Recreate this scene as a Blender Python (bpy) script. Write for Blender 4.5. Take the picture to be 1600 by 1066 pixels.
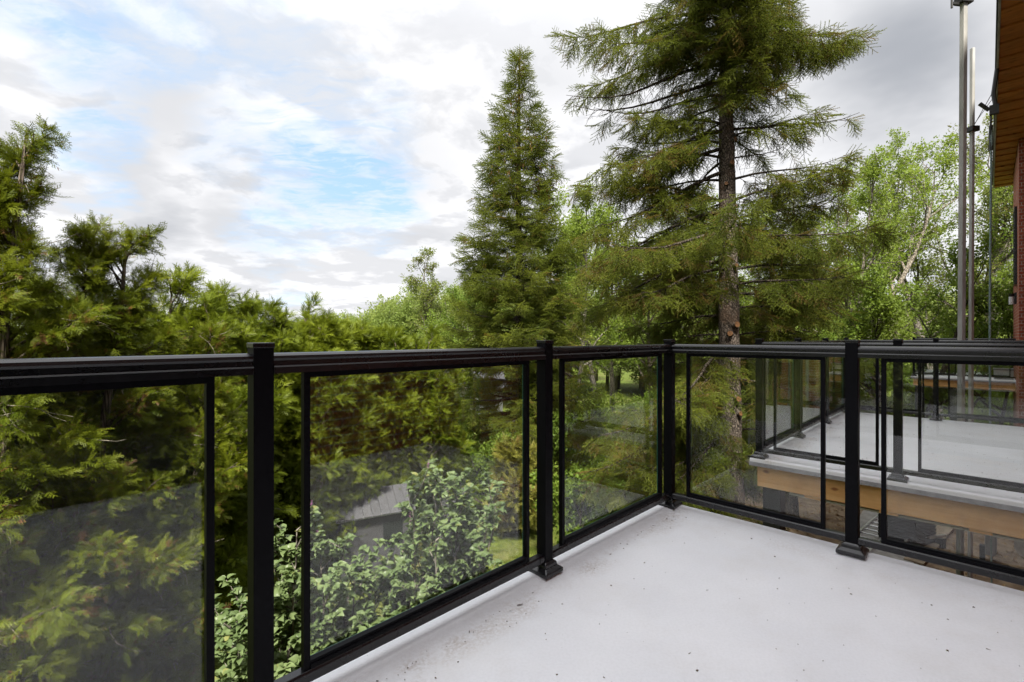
import bpy, math, random
import numpy as np
from mathutils import Vector, Matrix

for o in list(bpy.data.objects):
    bpy.data.objects.remove(o)
S = bpy.context.scene
COL = S.collection
R = math.radians

# ------------------------------------------------------------------ camera
EYE = 1.13            # eye height above the deck (deck = 0)
GZ = -3.3             # ground level
F = 758.0             # focal length in photo pixels (photo is 1600 wide)
HOR = 526.0           # horizon row
cam = bpy.data.cameras.new('camera')
cam.sensor_width = 36.0
cam.lens = F / 1600 * 36
cam.shift_y = -(533 - HOR) / 1600
cam.clip_start = 0.05
cam.clip_end = 2000
cob = bpy.data.objects.new('camera', cam)
COL.objects.link(cob)
cob.location = (0, 0, EYE)
cob.rotation_euler = (R(90), 0, 0)
S.camera = cob

# ------------------------------------------------------------------ render settings
S.view_settings.view_transform = 'Standard'
S.view_settings.look = 'None'
S.view_settings.exposure = 1.25
S.view_settings.gamma = 1.0
S.view_settings.use_curve_mapping = False
S.cycles.max_bounces = 10
S.cycles.diffuse_bounces = 4
S.cycles.glossy_bounces = 4
S.cycles.transmission_bounces = 6
S.cycles.transparent_max_bounces = 24
S.cycles.caustics_reflective = False
S.cycles.caustics_refractive = False
S.cycles.use_denoising = True
S.cycles.denoising_prefilter = 'FAST'
S.cycles.sample_clamp_indirect = 6.0

# ------------------------------------------------------------------ sun + sky
SUN_EL, SUN_AZ = R(59), R(182)       # azimuth clockwise from +Y (seen from above)
sun = bpy.data.lights.new('sun', 'SUN')
sun.energy = 5.0
sun.angle = R(8)
sun.color = (1.0, 0.94, 0.82)
sob = bpy.data.objects.new('sun', sun)
COL.objects.link(sob)
sd = Vector((math.sin(SUN_AZ) * math.cos(SUN_EL), math.cos(SUN_AZ) * math.cos(SUN_EL), math.sin(SUN_EL)))
sob.rotation_euler = sd.to_track_quat('Z', 'Y').to_euler()
sob.location = (0, 0, 30)


def pxdir(x, y):
    v = Vector((x - 800, F, HOR - y))
    return v.normalized()


W = bpy.data.worlds.new('World')
S.world = W
W.use_nodes = True
nt = W.node_tree
nt.nodes.clear()


class NB:
    """tiny node-tree helper"""
    def __init__(self, tree):
        self.t = tree

    def n(self, kind, ins=None, **kw):
        nd = self.t.nodes.new(kind)
        for k, v in kw.items():
            setattr(nd, k, v)
        for k, v in (ins or {}).items():
            s = nd.inputs[k]
            if hasattr(v, 'is_output'):
                self.t.links.new(v, s)
            else:
                s.default_value = v
        return nd

    def math(self, op, a, b=0.0, c=0.0, clamp=False):
        nd = self.n('ShaderNodeMath', operation=op, use_clamp=clamp)
        for i, v in enumerate((a, b, c)):
            if hasattr(v, 'is_output'):
                self.t.links.new(v, nd.inputs[i])
            else:
                nd.inputs[i].default_value = v
        return nd.outputs[0]

    def vmath(self, op, a, b=(0, 0, 0), scale=None):
        nd = self.n('ShaderNodeVectorMath', operation=op)
        for i, v in enumerate((a, b)):
            if hasattr(v, 'is_output'):
                self.t.links.new(v, nd.inputs[i])
            else:
                nd.inputs[i].default_value = v
        if scale is not None:
            nd.inputs['Scale'].default_value = scale
        return nd.outputs['Value'] if op in ('DOT_PRODUCT', 'DISTANCE', 'LENGTH') else nd.outputs['Vector']

    def ramp(self, v, a, b, lo=0.0, hi=1.0):
        nd = self.n('ShaderNodeMapRange', {'Value': v, 'From Min': a, 'From Max': b, 'To Min': lo, 'To Max': hi},
                    interpolation_type='SMOOTHSTEP')
        return nd.outputs[0]

    def mix(self, f, a, b, mode='MIX'):
        nd = self.n('ShaderNodeMix', data_type='RGBA', blend_type=mode, clamp_factor=True)
        for k, v in ((0, f), (6, a), (7, b)):
            if hasattr(v, 'is_output'):
                self.t.links.new(v, nd.inputs[k])
            else:
                nd.inputs[k].default_value = v if k == 0 or len(v) == 4 else (*v, 1)
        return nd.outputs[2]

    def noise(self, vec, scale, detail=4.0, rough=0.55, dist=0.0):
        ins = {'Scale': scale, 'Detail': detail, 'Roughness': rough, 'Distortion': dist}
        if vec is not None:
            ins['Vector'] = vec
        return self.n('ShaderNodeTexNoise', ins)


b = NB(nt)
sky = b.n('ShaderNodeTexSky', sky_type='NISHITA', sun_disc=False, sun_elevation=SUN_EL,
          sun_rotation=SUN_AZ % (2 * math.pi), altitude=100, air_density=1.0, dust_density=1.5, ozone_density=1.0)
tc = b.n('ShaderNodeTexCoord')
D = tc.outputs['Generated']
sep = b.n('ShaderNodeSeparateXYZ', {'Vector': D})
zc = b.math('ADD', b.math('MAXIMUM', sep.outputs[2], 0.0), 0.16)
px_ = b.math('DIVIDE', sep.outputs[0], zc)
py_ = b.math('DIVIDE', sep.outputs[1], zc)
P = b.n('ShaderNodeCombineXYZ', {'X': px_, 'Y': py_, 'Z': 0.0}).outputs[0]
warp = b.noise(P, 1.1, 5, 0.6)
Pw = b.vmath('ADD', P, b.vmath('SCALE', warp.outputs['Color'], scale=0.35))
big = b.noise(Pw, 0.75, 7, 0.58).outputs[0]
mid = b.noise(Pw, 2.2, 6, 0.6).outputs[0]
wdir = b.vmath('ADD', D, b.vmath('SCALE', b.vmath('SUBTRACT', warp.outputs['Color'], (0.5, 0.5, 0.5)), scale=0.30))


def spot(x, y, r0, r1):
    d = pxdir(x, y)
    return b.ramp(b.vmath('DISTANCE', wdir, tuple(d)), r0, r1, 1.0, 0.0)


# holes in the cloud deck where blue shows (each one a gap that really stands there in the sky)
holes = [(550, 300, 0.02, 0.135, .9), (600, 335, 0.01, 0.10, .9), (470, 255, 0.02, 0.09, .7), (140, 235, 0.02, 0.075, .95), (445, 385, 0.01, 0.10, .75),
         (90, 5, 0.04, 0.14, .8), (230, 12, 0.04, 0.14, .75), (380, 15, 0.05, 0.16, .5), (555, 190, 0.03, 0.14, .35), (360, 210, .02, .1, .35)]
holes = [(x, y, r1 * .45, r1, a) for x, y, r0, r1, a in holes]
hole = None
for x, y, r0, r1, amt in holes:
    s = b.math('MULTIPLY', spot(x, y, r0, r1), amt)
    hole = s if hole is None else b.math('MAXIMUM', hole, s)
fin = b.noise(b.vmath('MULTIPLY', Pw, (1.0, 1.9, 1.0)), 9.0, 5, .65).outputs[0]
texm = b.math('MULTIPLY', b.ramp(mid, 0.32, 0.62, 1.2, 0.45), b.ramp(fin, .35, .65, 1.15, .6))
gap = b.ramp(big, 0.28, 0.38, 0.5, 0.0)
blue = b.math('MINIMUM', b.math('MAXIMUM', b.math('MULTIPLY', hole, texm), gap), 0.92)
# ripple rows in the thin cloud
wav = b.noise(b.vmath('MULTIPLY', Pw, (2.2, 9.0, 1.0)), 2.0, 5, .6, .8).outputs[0]
rip = b.math('MULTIPLY', spot(500, 190, 0.03, 0.22), b.ramp(wav, .45, .7, 0, .45))
blue = b.math('ADD', blue, rip, clamp=True)
grey_n = b.ramp(b.noise(Pw, 1.25, 6, 0.55, 0.2).outputs[0], 0.44, 0.70)
rA = b.noise(Pw, 1.7, 7, 0.55).outputs[0]
rB = b.noise(b.vmath('SCALE', Pw, scale=0.93), 1.7, 7, 0.55).outputs[0]
relief = b.ramp(b.math('SUBTRACT', rA, rB), -0.055, 0.065)
grey = b.math('ADD', b.math('MULTIPLY', grey_n, 0.22), b.math('MULTIPLY', relief, 0.38))
for x, y, r0, r1, amt in [(1400, 95, 0.02, 0.24, 1.0), (1260, 40, .03, .22, .4), (860, 30, 0.03, 0.22, .35), (240, 365, 0.02, 0.12, .7), (370, 355, 0.02, 0.10, .5), (200, 272, .02, .10, .5), (210, 165, .02, .16, .45), (640, 240, .02, .18, .2), (1300, 170, .02, .2, .25)]:
    grey = b.math('MAXIMUM', grey, b.math('MULTIPLY', spot(x, y, r0, r1), amt))
CL = 4.6
cloud = b.mix(grey, (CL * .985, CL * .985, CL * 1.0), (CL * .42, CL * .44, CL * .48))
thin = b.mix(0.75, b.vmath('SCALE', sky.outputs[0], scale=1.3), (CL * .47, CL * .70, CL * .98))
col = b.mix(blue, cloud, thin)
zen = b.ramp(sep.outputs[2], 0.45, 1.0, 1.0, 2.7)      # an overcast sky is brighter overhead
col = b.vmath('SCALE', col)
col.node.inputs['Scale'].default_value = 1.0
b.t.links.new(zen, col.node.inputs['Scale'])
below = b.ramp(sep.outputs[2], -0.02, 0.0)
col = b.mix(below, (1.0, 1.05, 0.8), col)
bg = b.n('ShaderNodeBackground', {'Color': col, 'Strength': 0.1})
out = b.n('ShaderNodeOutputWorld', {'Surface': bg.outputs[0]})

# ------------------------------------------------------------------ helpers: objects
ANG = math.atan2(0.7135, 0.7007)      # house axis: local x runs along the facade, local y away from it
TX, TY = math.cos(ANG), math.sin(ANG)


def HW(t, m, z=0.0):
    """house coordinates (along facade, out from facade) -> world"""
    return Vector((TX * t - TY * m, TY * t + TX * m, z))


def at(x, Y, z=None):
    """ground point under photo column x at depth Y"""
    return Vector(((x - 800) / F * Y, Y, GZ if z is None else z))


def tag(o, label=None, cat=None, group=None, kind=None):
    for k, v in (('label', label), ('category', cat), ('group', group), ('kind', kind)):
        if v:
            o[k] = v
    return o


def empty(name, loc, rz=0.0, label=None, cat=None, group=None):
    o = bpy.data.objects.new(name, None)
    o.empty_display_size = 0.2
    COL.objects.link(o)
    o.location = loc
    o.rotation_euler = (0, 0, rz)
    return tag(o, label, cat, group)


def house_empty(name, t, m, z, label, cat, group=None, rz=0.0):
    return empty(name, HW(t, m, z), ANG + rz, label, cat, group)


class MB:
    def __init__(self):
        self.v, self.f, self.mi = [], [], []
        self.cur = 0

    def add(self, vs, fs):
        o = len(self.v)
        self.v.extend([tuple(p) for p in vs])
        self.f.extend([tuple(i + o for i in f) for f in fs])
        self.mi.extend([self.cur] * len(fs))

    def box(self, x0, x1, y0, y1, z0, z1):
        vs = [(x, y, z) for z in (z0, z1) for y in (y0, y1) for x in (x0, x1)]
        self.add(vs, [(0, 2, 3, 1), (4, 5, 7, 6), (0, 1, 5, 4), (2, 6, 7, 3), (0, 4, 6, 2), (1, 3, 7, 5)])
        return self

    def frustum(self, a0, a1, z0, z1):
        vs = [(s * a0, t * a0, z0) for s, t in ((-1, -1), (1, -1), (1, 1), (-1, 1))] + \
             [(s * a1, t * a1, z1) for s, t in ((-1, -1), (1, -1), (1, 1), (-1, 1))]
        self.add(vs, [(3, 2, 1, 0), (4, 5, 6, 7)] + [(i, (i + 1) % 4, 4 + (i + 1) % 4, 4 + i) for i in range(4)])
        return self

    def prism_x(self, prof, x0, x1):
        """profile [(y,z)...] counter-clockwise seen from +x, swept along x"""
        n = len(prof)
        vs = [(x0, y, z) for y, z in prof] + [(x1, y, z) for y, z in prof]
        self.add(vs, [(i, (i + 1) % n, n + (i + 1) % n, n + i) for i in range(n)] +
                 [tuple(reversed(range(n))), tuple(range(n, 2 * n))])
        return self

    def tube(self, pts, rad, n=6, cap=True):
        pts = np.asarray(pts, float)
        k = len(pts)
        rad = np.broadcast_to(np.asarray(rad, float), (k,))
        tan = np.gradient(pts, axis=0)
        tan /= np.linalg.norm(tan, axis=1)[:, None] + 1e-9
        ref = np.array([0.0, 0.0, 1.0]) if abs(tan[0][2]) < 0.8 else np.array([1.0, 0.0, 0.0])
        u = np.cross(tan, ref)
        u /= np.linalg.norm(u, axis=1)[:, None] + 1e-9
        w = np.cross(tan, u)
        a = np.arange(n) * 2 * math.pi / n
        ring = pts[:, None, :] + rad[:, None, None] * (np.cos(a)[None, :, None] * u[:, None, :] + np.sin(a)[None, :, None] * w[:, None, :])
        vs = ring.reshape(-1, 3).tolist()
        fs = [(i * n + j, i * n + (j + 1) % n, (i + 1) * n + (j + 1) % n, (i + 1) * n + j) for i in range(k - 1) for j in range(n)]
        if cap:
            fs += [tuple(reversed(range(n))), tuple(range((k - 1) * n, k * n))]
        self.add(vs, fs)
        return self

    def mesh(self, name, mats, smooth=False):
        me = bpy.data.meshes.new(name)
        me.from_pydata(self.v, [], self.f)
        for m in (mats if isinstance(mats, (list, tuple)) else [mats]):
            me.materials.append(m)
        me.polygons.foreach_set('material_index', self.mi)
        if smooth:
            me.polygons.foreach_set('use_smooth', [True] * len(self.f))
        me.update()
        return me

    def build(self, name, mats, parent=None, smooth=False, loc=(0, 0, 0), rz=0.0, bevel=0.0, seg=2):
        return link(name, self.mesh(name, mats, smooth), parent, loc, rz, bevel, seg)


def link(name, me, parent=None, loc=(0, 0, 0), rz=0.0, bevel=0.0, seg=2):
    o = bpy.data.objects.new(name, me)
    COL.objects.link(o)
    o.parent = parent
    o.location = loc
    o.rotation_euler = (0, 0, rz)
    if bevel:
        md = o.modifiers.new('bevel', 'BEVEL')
        md.width = bevel
        md.segments = seg
        md.limit_method = 'ANGLE'
        md.angle_limit = R(40)
        md.harden_normals = False
    return o


# ------------------------------------------------------------------ materials
def new_mat(name):
    m = bpy.data.materials.new(name)
    m.use_nodes = True
    m.node_tree.nodes.clear()
    return m, NB(m.node_tree)


def principled(name, c1, c2=None, rough=0.5, scale=6.0, bump=0.0, bscale=60.0, metal=0.0, spec=0.5, stretch=(1, 1, 1), rvar=0.0, lo=.35, hi=.65):
    m, q = new_mat(name)
    tcn = q.n('ShaderNodeTexCoord').outputs['Object']
    vec = q.vmath('MULTIPLY', tcn, stretch)
    ns = q.noise(vec, scale, 6, 0.6).outputs[0]
    f = q.ramp(ns, lo, hi)
    c = q.mix(f, c1, c2 if c2 else c1)
    p = q.n('ShaderNodeBsdfPrincipled', {'Base Color': c, 'Roughness': rough, 'Metallic': metal, 'Specular IOR Level': spec})
    if rvar:
        q.t.links.new(q.ramp(q.noise(vec, scale * 3, 5, .6).outputs[0], .3, .7, rough - rvar, rough + rvar), p.inputs['Roughness'])
    if bump:
        bn = q.noise(vec, bscale, 5, 0.6).outputs[0]
        bp = q.n('ShaderNodeBump', {'Height': bn, 'Strength': bump, 'Distance': 0.01})
        q.t.links.new(bp.outputs[0], p.inputs['Normal'])
    q.n('ShaderNodeOutputMaterial', {'Surface': p.outputs[0]})
    return m


M_black = principled('black_powder_coat', (.0035, .0035, .005), (.005, .005, .007), .28, 3, .0, 400, rvar=.04, spec=.55)
M_post = principled('black_post_coat', (.003, .003, .0045), (.004, .004, .006), .5, 3, .06, 400, spec=.10)
M_base = principled('black_base_plastic', (.012, .012, .014), (.02, .02, .023), .2, 5, .03, 200)
M_column = principled('black_column_paint', (.012, .012, .014), (.02, .02, .02), .5, 3, .1, 60)
M_galv = principled('galvanised_steel', (.29, .285, .27), (.44, .43, .41), .7, 5, .12, 40, metal=0.0, stretch=(1, 1, .25))
M_white = principled('white_metal', (.55, .56, .57), (.66, .67, .68), .45, 4)
M_pale = principled('weathered_pale_siding', (.30, .31, .32), (.40, .41, .42), .6, 3, .1, 30)
M_rope = principled('rope_fibre', (.16, .24, .24), (.28, .36, .35), .8, 40)
M_alu = principled('aluminium', (.55, .56, .56), (.7, .7, .7), .4, 6, metal=.8)
M_grey_box = principled('grey_enclosure', (.2, .21, .22), (.27, .28, .29), .5, 4)
M_dark_slat = principled('dark_grey_siding', (.03, .03, .034), (.045, .045, .05), .5, 4)
M_concrete = principled('concrete', (.26, .25, .23), (.36, .35, .33), .85, 5, .3, 50)
M_dark_room = principled('dark_room', (.02, .02, .02), (.03, .028, .026), .9, 2)
M_tan = principled('weathered_tan_board', (.22, .17, .11), (.32, .26, .18), .85, 6, .2, 60, stretch=(.2, 1, 1))
M_cable = principled('black_cable', (.02, .02, .02), None, .5)


def wood_mat(name, a, bcol, knot, axis=0, sc=1.0, rough=.6, other=2):
    m, q = new_mat(name)
    tcn = q.n('ShaderNodeTexCoord').outputs['Object']
    oi = q.n('ShaderNodeObjectInfo')
    st = [14, 14, 14]
    st[axis] = .9
    off = q.vmath('ADD', tcn, q.n('ShaderNodeCombineXYZ', {'X': q.math('MULTIPLY', oi.outputs['Random'], 17.0), 'Y': q.math('MULTIPLY', oi.outputs['Random'], 31.0)}).outputs[0])
    vec = q.vmath('MULTIPLY', off, tuple(s * sc for s in st))
    grain = q.noise(vec, 1.6, 6, .65, .6).outputs[0]
    so = q.n('ShaderNodeSeparateXYZ', {'Vector': q.vmath('ADD', off, q.vmath('SCALE', q.noise(off, 9, 2, .5).outputs['Color'], scale=.03))})
    uv = q.n('ShaderNodeCombineXYZ', {'X': q.math('MULTIPLY', so.outputs[axis], 2.6), 'Y': q.math('MULTIPLY', so.outputs[other], 6.0), 'Z': 0.0}).outputs[0]
    kn = q.n('ShaderNodeTexVoronoi', {'Vector': uv, 'Scale': .9, 'Randomness': 1.0}, voronoi_dimensions='2D').outputs['Distance']
    c = q.mix(q.ramp(grain, .3, .7), a, bcol)
    c = q.mix(q.ramp(kn, .10, .30, .35, 0), c, bcol)
    c = q.mix(q.ramp(kn, .03, .10, .9, 0), c, knot)
    blot = q.noise(off, 2.2, 4, .6).outputs[0]
    c = q.mix(q.ramp(blot, .4, .7, 0, .35), c, knot)
    c = q.mix(q.math('MULTIPLY', oi.outputs['Random'], .45), c, bcol)
    p = q.n('ShaderNodeBsdfPrincipled', {'Base Color': c, 'Roughness': rough, 'Specular IOR Level': .3})
    bp = q.n('ShaderNodeBump', {'Height': grain, 'Strength': .3, 'Distance': .004})
    q.t.links.new(bp.outputs[0], p.inputs['Normal'])
    q.n('ShaderNodeOutputMaterial', {'Surface': p.outputs[0]})
    return m


M_fascia = wood_mat('new_pine_lumber', (.82, .51, .23), (.68, .37, .13), (.26, .09, .03))
M_soffit = wood_mat('stained_soffit_wood', (.62, .25, .06), (.40, .15, .035), (.15, .055, .018), axis=1, other=0)
M_oldwood = wood_mat('weathered_grey_wood', (.075, .075, .083), (.045, .045, .05), (.05, .05, .05), axis=1, rough=.8)


def glass_mat():
    m, q = new_mat('railing_glass')
    g = q.n('ShaderNodeNewGeometry')
    cosi = q.math('ABSOLUTE', q.vmath('DOT_PRODUCT', g.outputs['Normal'], g.outputs['Incoming']))
    fr = q.math('ADD', q.math('MULTIPLY', q.math('POWER', q.math('SUBTRACT', 1.0, cosi), 5.0), .965), .037, clamp=True)
    tr = q.n('ShaderNodeBsdfTransparent', {'Color': (.985, .992, .988, 1)})
    gl = q.n('ShaderNodeBsdfGlossy', {'Color': (1, 1, 1, 1), 'Roughness': .0})
    mx = q.n('ShaderNodeMixShader', {0: fr, 1: tr.outputs[0], 2: gl.outputs[0]})
    # a very thin film of dust on the glass
    dn = q.noise(q.n('ShaderNodeTexCoord').outputs['Object'], 3.5, 8, .7).outputs[0]
    df = q.n('ShaderNodeBsdfDiffuse', {'Color': (.55, .56, .56, 1)})
    mx2 = q.n('ShaderNodeMixShader', {0: q.math('ADD', q.ramp(dn, .35, .8, .0, .005), q.ramp(q.noise(q.vmath('MULTIPLY', q.n('ShaderNodeTexCoord').outputs['Object'], (26, 26, 1.3)), 1.0, 5, .6).outputs[0], .58, .75, 0, .012)), 1: mx.outputs[0], 2: df.outputs[0]})
    q.n('ShaderNodeOutputMaterial', {'Surface': mx2.outputs[0]})
    return m


M_glass = glass_mat()
M_glass_edge = principled('green_glass_edge', (.05, .16, .11), None, .2)
m, q = new_mat('window_glass')
p = q.n('ShaderNodeBsdfPrincipled', {'Base Color': (.015, .018, .02, 1), 'Roughness': .03, 'Specular IOR Level': .6})
q.n('ShaderNodeOutputMaterial', {'Surface': p.outputs[0]})
M_window = m


def deck_mat():
    m, q = new_mat('deck_membrane')
    tcn = q.n('ShaderNodeTexCoord').outputs['Object']
    n1 = q.noise(tcn, 2.2, 5, .55).outputs[0]
    n2 = q.noise(tcn, 90, 3, .6).outputs[0]
    c = q.mix(q.ramp(n1, .3, .7), (.76, .772, .806), (.81, .82, .85))
    c = q.mix(q.ramp(n2, .35, .75, 0, .16), c, (.50, .50, .52))
    # dirt collected in the crease behind the lip
    at_ = q.n('ShaderNodeAttribute', attribute_name='crease').outputs['Fac']
    dn = q.noise(tcn, 3.0, 8, .7).outputs[0]
    fine = q.noise(tcn, 75, 4, .8).outputs[0]
    d = q.math('MULTIPLY', at_, q.math('MULTIPLY', q.ramp(dn, .42, .62), q.ramp(fine, .40, .58)))
    c = q.mix(q.math('MULTIPLY', d, .5), c, (.30, .20, .12))
    wash = q.math('MULTIPLY', q.ramp(q.noise(tcn, 1.6, 7, .68).outputs[0], .46, .74), .20)
    c = q.mix(wash, c, (.50, .46, .40))
    sp = q.n('ShaderNodeTexVoronoi', {'Vector': tcn, 'Scale': 34.0}).outputs['Distance']
    sel = q.ramp(q.noise(tcn, 23, 2, .5).outputs[0], .60, .64)
    c = q.mix(q.math('MULTIPLY', q.ramp(sp, .035, .075, .7, 0), sel), c, (.16, .14, .12))
    p = q.n('ShaderNodeBsdfPrincipled', {'Base Color': c, 'Roughness': .5, 'Specular IOR Level': .35})
    bn = q.noise(tcn, 160, 4, .6).outputs[0]
    bp = q.n('ShaderNodeBump', {'Height': bn, 'Strength': .28, 'Distance': .004})
    lo = q.noise(tcn, 4.5, 3, .5).outputs[0]
    bp2 = q.n('ShaderNodeBump', {'Height': lo, 'Strength': .12, 'Distance': .02, 'Normal': bp.outputs[0]})
    q.t.links.new(bp2.outputs[0], p.inputs['Normal'])
    q.n('ShaderNodeOutputMaterial', {'Surface': p.outputs[0]})
    return m


M_deck = deck_mat()


def brick_mat(name, axis):
    m, q = new_mat(name)
    tcn = q.n('ShaderNodeTexCoord').outputs['Object']
    sp = q.n('ShaderNodeSeparateXYZ', {'Vector': tcn})
    vec = q.n('ShaderNodeCombineXYZ', {'X': sp.outputs[axis], 'Y': sp.outputs[2], 'Z': 0.0}).outputs[0]
    br = q.n('ShaderNodeTexBrick', {'Vector': vec, 'Color1': (.30, .065, .035, 1), 'Color2': (.40, .11, .06, 1), 'Mortar': (.42, .38, .34, 1), 'Scale': 1.0,
                                    'Mortar Size': .007, 'Brick Width': .22, 'Row Height': .075, 'Mortar Smooth': .2, 'Bias': -.1})
    n1 = q.noise(tcn, 9, 5, .6).outputs[0]
    c = q.mix(q.ramp(n1, .35, .7, 0, .5), br.outputs['Color'], (.15, .045, .03))
    p = q.n('ShaderNodeBsdfPrincipled', {'Base Color': c, 'Roughness': .85, 'Specular IOR Level': .25})
    bp = q.n('ShaderNodeBump', {'Height': q.math('SUBTRACT', q.math('MULTIPLY', n1, .3), br.outputs['Fac']), 'Strength': .8, 'Distance': .008})
    q.t.links.new(bp.outputs[0], p.inputs['Normal'])
    q.n('ShaderNodeOutputMaterial', {'Surface': p.outputs[0]})
    return m


M_brick = brick_mat('red_brick', 0)
M_brick_end = brick_mat('red_brick_end', 1)


def bark_mat(name, dark, light, scale=9, vert=.35, bump=1.0, patch=None):
    m, q = new_mat(name)
    tcn = q.n('ShaderNodeTexCoord').outputs['Object']
    vec = q.vmath('MULTIPLY', tcn, (1, 1, vert))
    n1 = q.noise(vec, scale, 7, .65).outputs[0]
    vo = q.n('ShaderNodeTexVoronoi', {'Vector': q.vmath('ADD', vec, q.vmath('SCALE', q.noise(vec, 6, 3, .6).outputs['Color'], scale=.12)), 'Scale': scale * 2.6}, feature='DISTANCE_TO_EDGE').outputs['Distance']
    h = q.math('ADD', q.math('MULTIPLY', q.ramp(vo, 0, .22), .6), q.math('MULTIPLY', n1, .8))
    c = q.mix(q.ramp(h, .35, 1.0), dark, light)
    if patch:
        c = q.mix(q.ramp(q.noise(tcn, 3.3, 4, .6).outputs[0], .52, .66, 0, .7), c, patch)
    p = q.n('ShaderNodeBsdfPrincipled', {'Base Color': c, 'Roughness': .9, 'Specular IOR Level': .2})
    bp = q.n('ShaderNodeBump', {'Height': h, 'Strength': bump, 'Distance': .02})
    q.t.links.new(bp.outputs[0], p.inputs['Normal'])
    q.n('ShaderNodeOutputMaterial', {'Surface': p.outputs[0]})
    return m


M_bark_spruce = bark_mat('spruce_bark', (.045, .036, .031), (.20, .165, .14), 13, .5, 1.0, (.13, .085, .06))
M_bark_grey = bark_mat('grey_bark', (.06, .052, .044), (.22, .20, .17), 8, .3)
M_bark_dark = bark_mat('dark_bark', (.022, .018, .014), (.085, .07, .055), 8, .3)
M_bark_cedar = bark_mat('cedar_bark', (.06, .045, .035), (.19, .155, .125), 14, .12)
M_bark_pale = bark_mat('pale_bark', (.09, .078, .062), (.25, .22, .18), 6, .4)
M_cut = principled('fresh_cut_wood', (.20, .095, .035), (.11, .05, .02), .8, 20)


def leaf_mat(name, c1, c2, c3=None, c3amt=0.0, trans=.3, tcol=None, nscale=1.3, rough=.45, spec=.35, fine=None):
    """leaf colours vary from spray to spray and in slow clumps through the crown"""
    m, q = new_mat(name)
    oi = q.n('ShaderNodeObjectInfo').outputs['Random']
    pos = q.n('ShaderNodeNewGeometry').outputs['Position']
    n1 = q.noise(pos, nscale, 3, .6).outputs[0]
    f = q.math('ADD', q.math('MULTIPLY', oi, .45), q.ramp(n1, .3, .7, 0, .55))
    c = q.mix(f, c1, c2)
    if c3:
        r2 = q.math('FRACT', q.math('MULTIPLY', oi, 37.7))
        n2 = q.noise(pos, nscale * 1.7, 4, .6).outputs[0]
        if fine:
            n2 = q.math('ADD', q.math('MULTIPLY', n2, .6), q.math('MULTIPLY', q.noise(pos, fine, 3, .6).outputs[0], .75))
            r2 = .15
        s = q.ramp(q.math('ADD', q.math('MULTIPLY', r2, .5), q.math('MULTIPLY', n2, 1.0)), 1.12 - c3amt, 1.2 - c3amt)
        c = q.mix(s, c, c3)
    p = q.n('ShaderNodeBsdfPrincipled', {'Base Color': c, 'Roughness': rough, 'Specular IOR Level': spec * .45})
    tr = q.n('ShaderNodeBsdfTranslucent', {'Color': q.mix(.5, c, tcol or c2)})
    mx = q.n('ShaderNodeMixShader', {0: trans, 1: p.outputs[0], 2: tr.outputs[0]})
    q.n('ShaderNodeOutputMaterial', {'Surface': mx.outputs[0]})
    return m


M_cedar_near = leaf_mat('cedar_scale_leaf', (.055, .085, .006), (.190, .220, .014), (.14, .065, .024), .30, .36, nscale=1.6, fine=14)
M_cedar = leaf_mat('hedge_cedar_leaf', (.058, .092, .007), (.190, .228, .016), (.16, .11, .02), .16, .36, nscale=1.1, fine=9)
M_spruce = leaf_mat('spruce_needle', (.070, .110, .012), (.210, .240, .026), (.18, .12, .03), .22, .34, nscale=.9, rough=.5)
M_spruce_far = leaf_mat('far_spruce_needle', (.068, .108, .012), (.200, .230, .024), (.22, .14, .03), .13, .34, nscale=.8)
M_leaf_light = leaf_mat('fresh_maple_leaf', (.11, .17, .022), (.22, .29, .045), None, 0, .45, (.30, .38, .05), .35)
M_leaf_mid = leaf_mat('mid_green_leaf', (.075, .13, .018), (.17, .235, .035), None, 0, .45, (.25, .33, .04), .35)
M_leaf_far = leaf_mat('distant_leaf', (.13, .19, .040), (.25, .30, .07), (.16, .19, .07), .2, .4, (.3, .36, .08), .09)
M_leaf_sparse = leaf_mat('young_leaf', (.11, .15, .030), (.20, .23, .05), (.15, .12, .04), .2, .45, (.25, .3, .06), .5)
M_lilac = leaf_mat('lilac_leaf', (.070, .110, .040), (.165, .215, .090), (.20, .21, .07), .12, .32, (.22, .32, .07), 2.2, .38, .5)
M_blossom = leaf_mat('lilac_blossom', (.16, .045, .13), (.27, .12, .23), None, 0, .2)
M_juniper = leaf_mat('juniper_leaf', (.10, .11, .02), (.19, .18, .035), (.14, .09, .03), .2, .2)
M_cone = leaf_mat('spruce_cone_scale', (.15, .085, .03), (.26, .16, .06), None, 0, .0)
M_grass = leaf_mat('grass_blade', (.07, .10, .015), (.14, .17, .03), None, 0, .3, nscale=.6)
M_litter = leaf_mat('dead_leaf', (.20, .115, .045), (.42, .30, .16), None, 0, .1, nscale=3)
M_debris = principled('plant_debris', (.03, .02, .012), (.10, .06, .03), .8, 8)


def ground_mat():
    m, q = new_mat('lawn_ground')
    pos = q.n('ShaderNodeNewGeometry').outputs['Position']
    n1 = q.noise(pos, .35, 6, .6).outputs[0]
    n2 = q.noise(pos, 5, 6, .7).outputs[0]
    c = q.mix(q.ramp(n2, .3, .7), (.05, .075, .012), (.10, .125, .022))
    c = q.mix(q.ramp(n1, .5, .68, 0, .6), c, (.13, .105, .05))
    p = q.n('ShaderNodeBsdfPrincipled', {'Base Color': c, 'Roughness': .95, 'Specular IOR Level': .1})
    bp = q.n('ShaderNodeBump', {'Height': n2, 'Strength': .9, 'Distance': .05})
    q.t.links.new(bp.outputs[0], p.inputs['Normal'])
    q.n('ShaderNodeOutputMaterial', {'Surface': p.outputs[0]})
    return m


M_ground = ground_mat()
M_dirt = principled('bare_soil', (.15, .10, .06), (.27, .20, .13), .95, 4, .8, 25)

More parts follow.
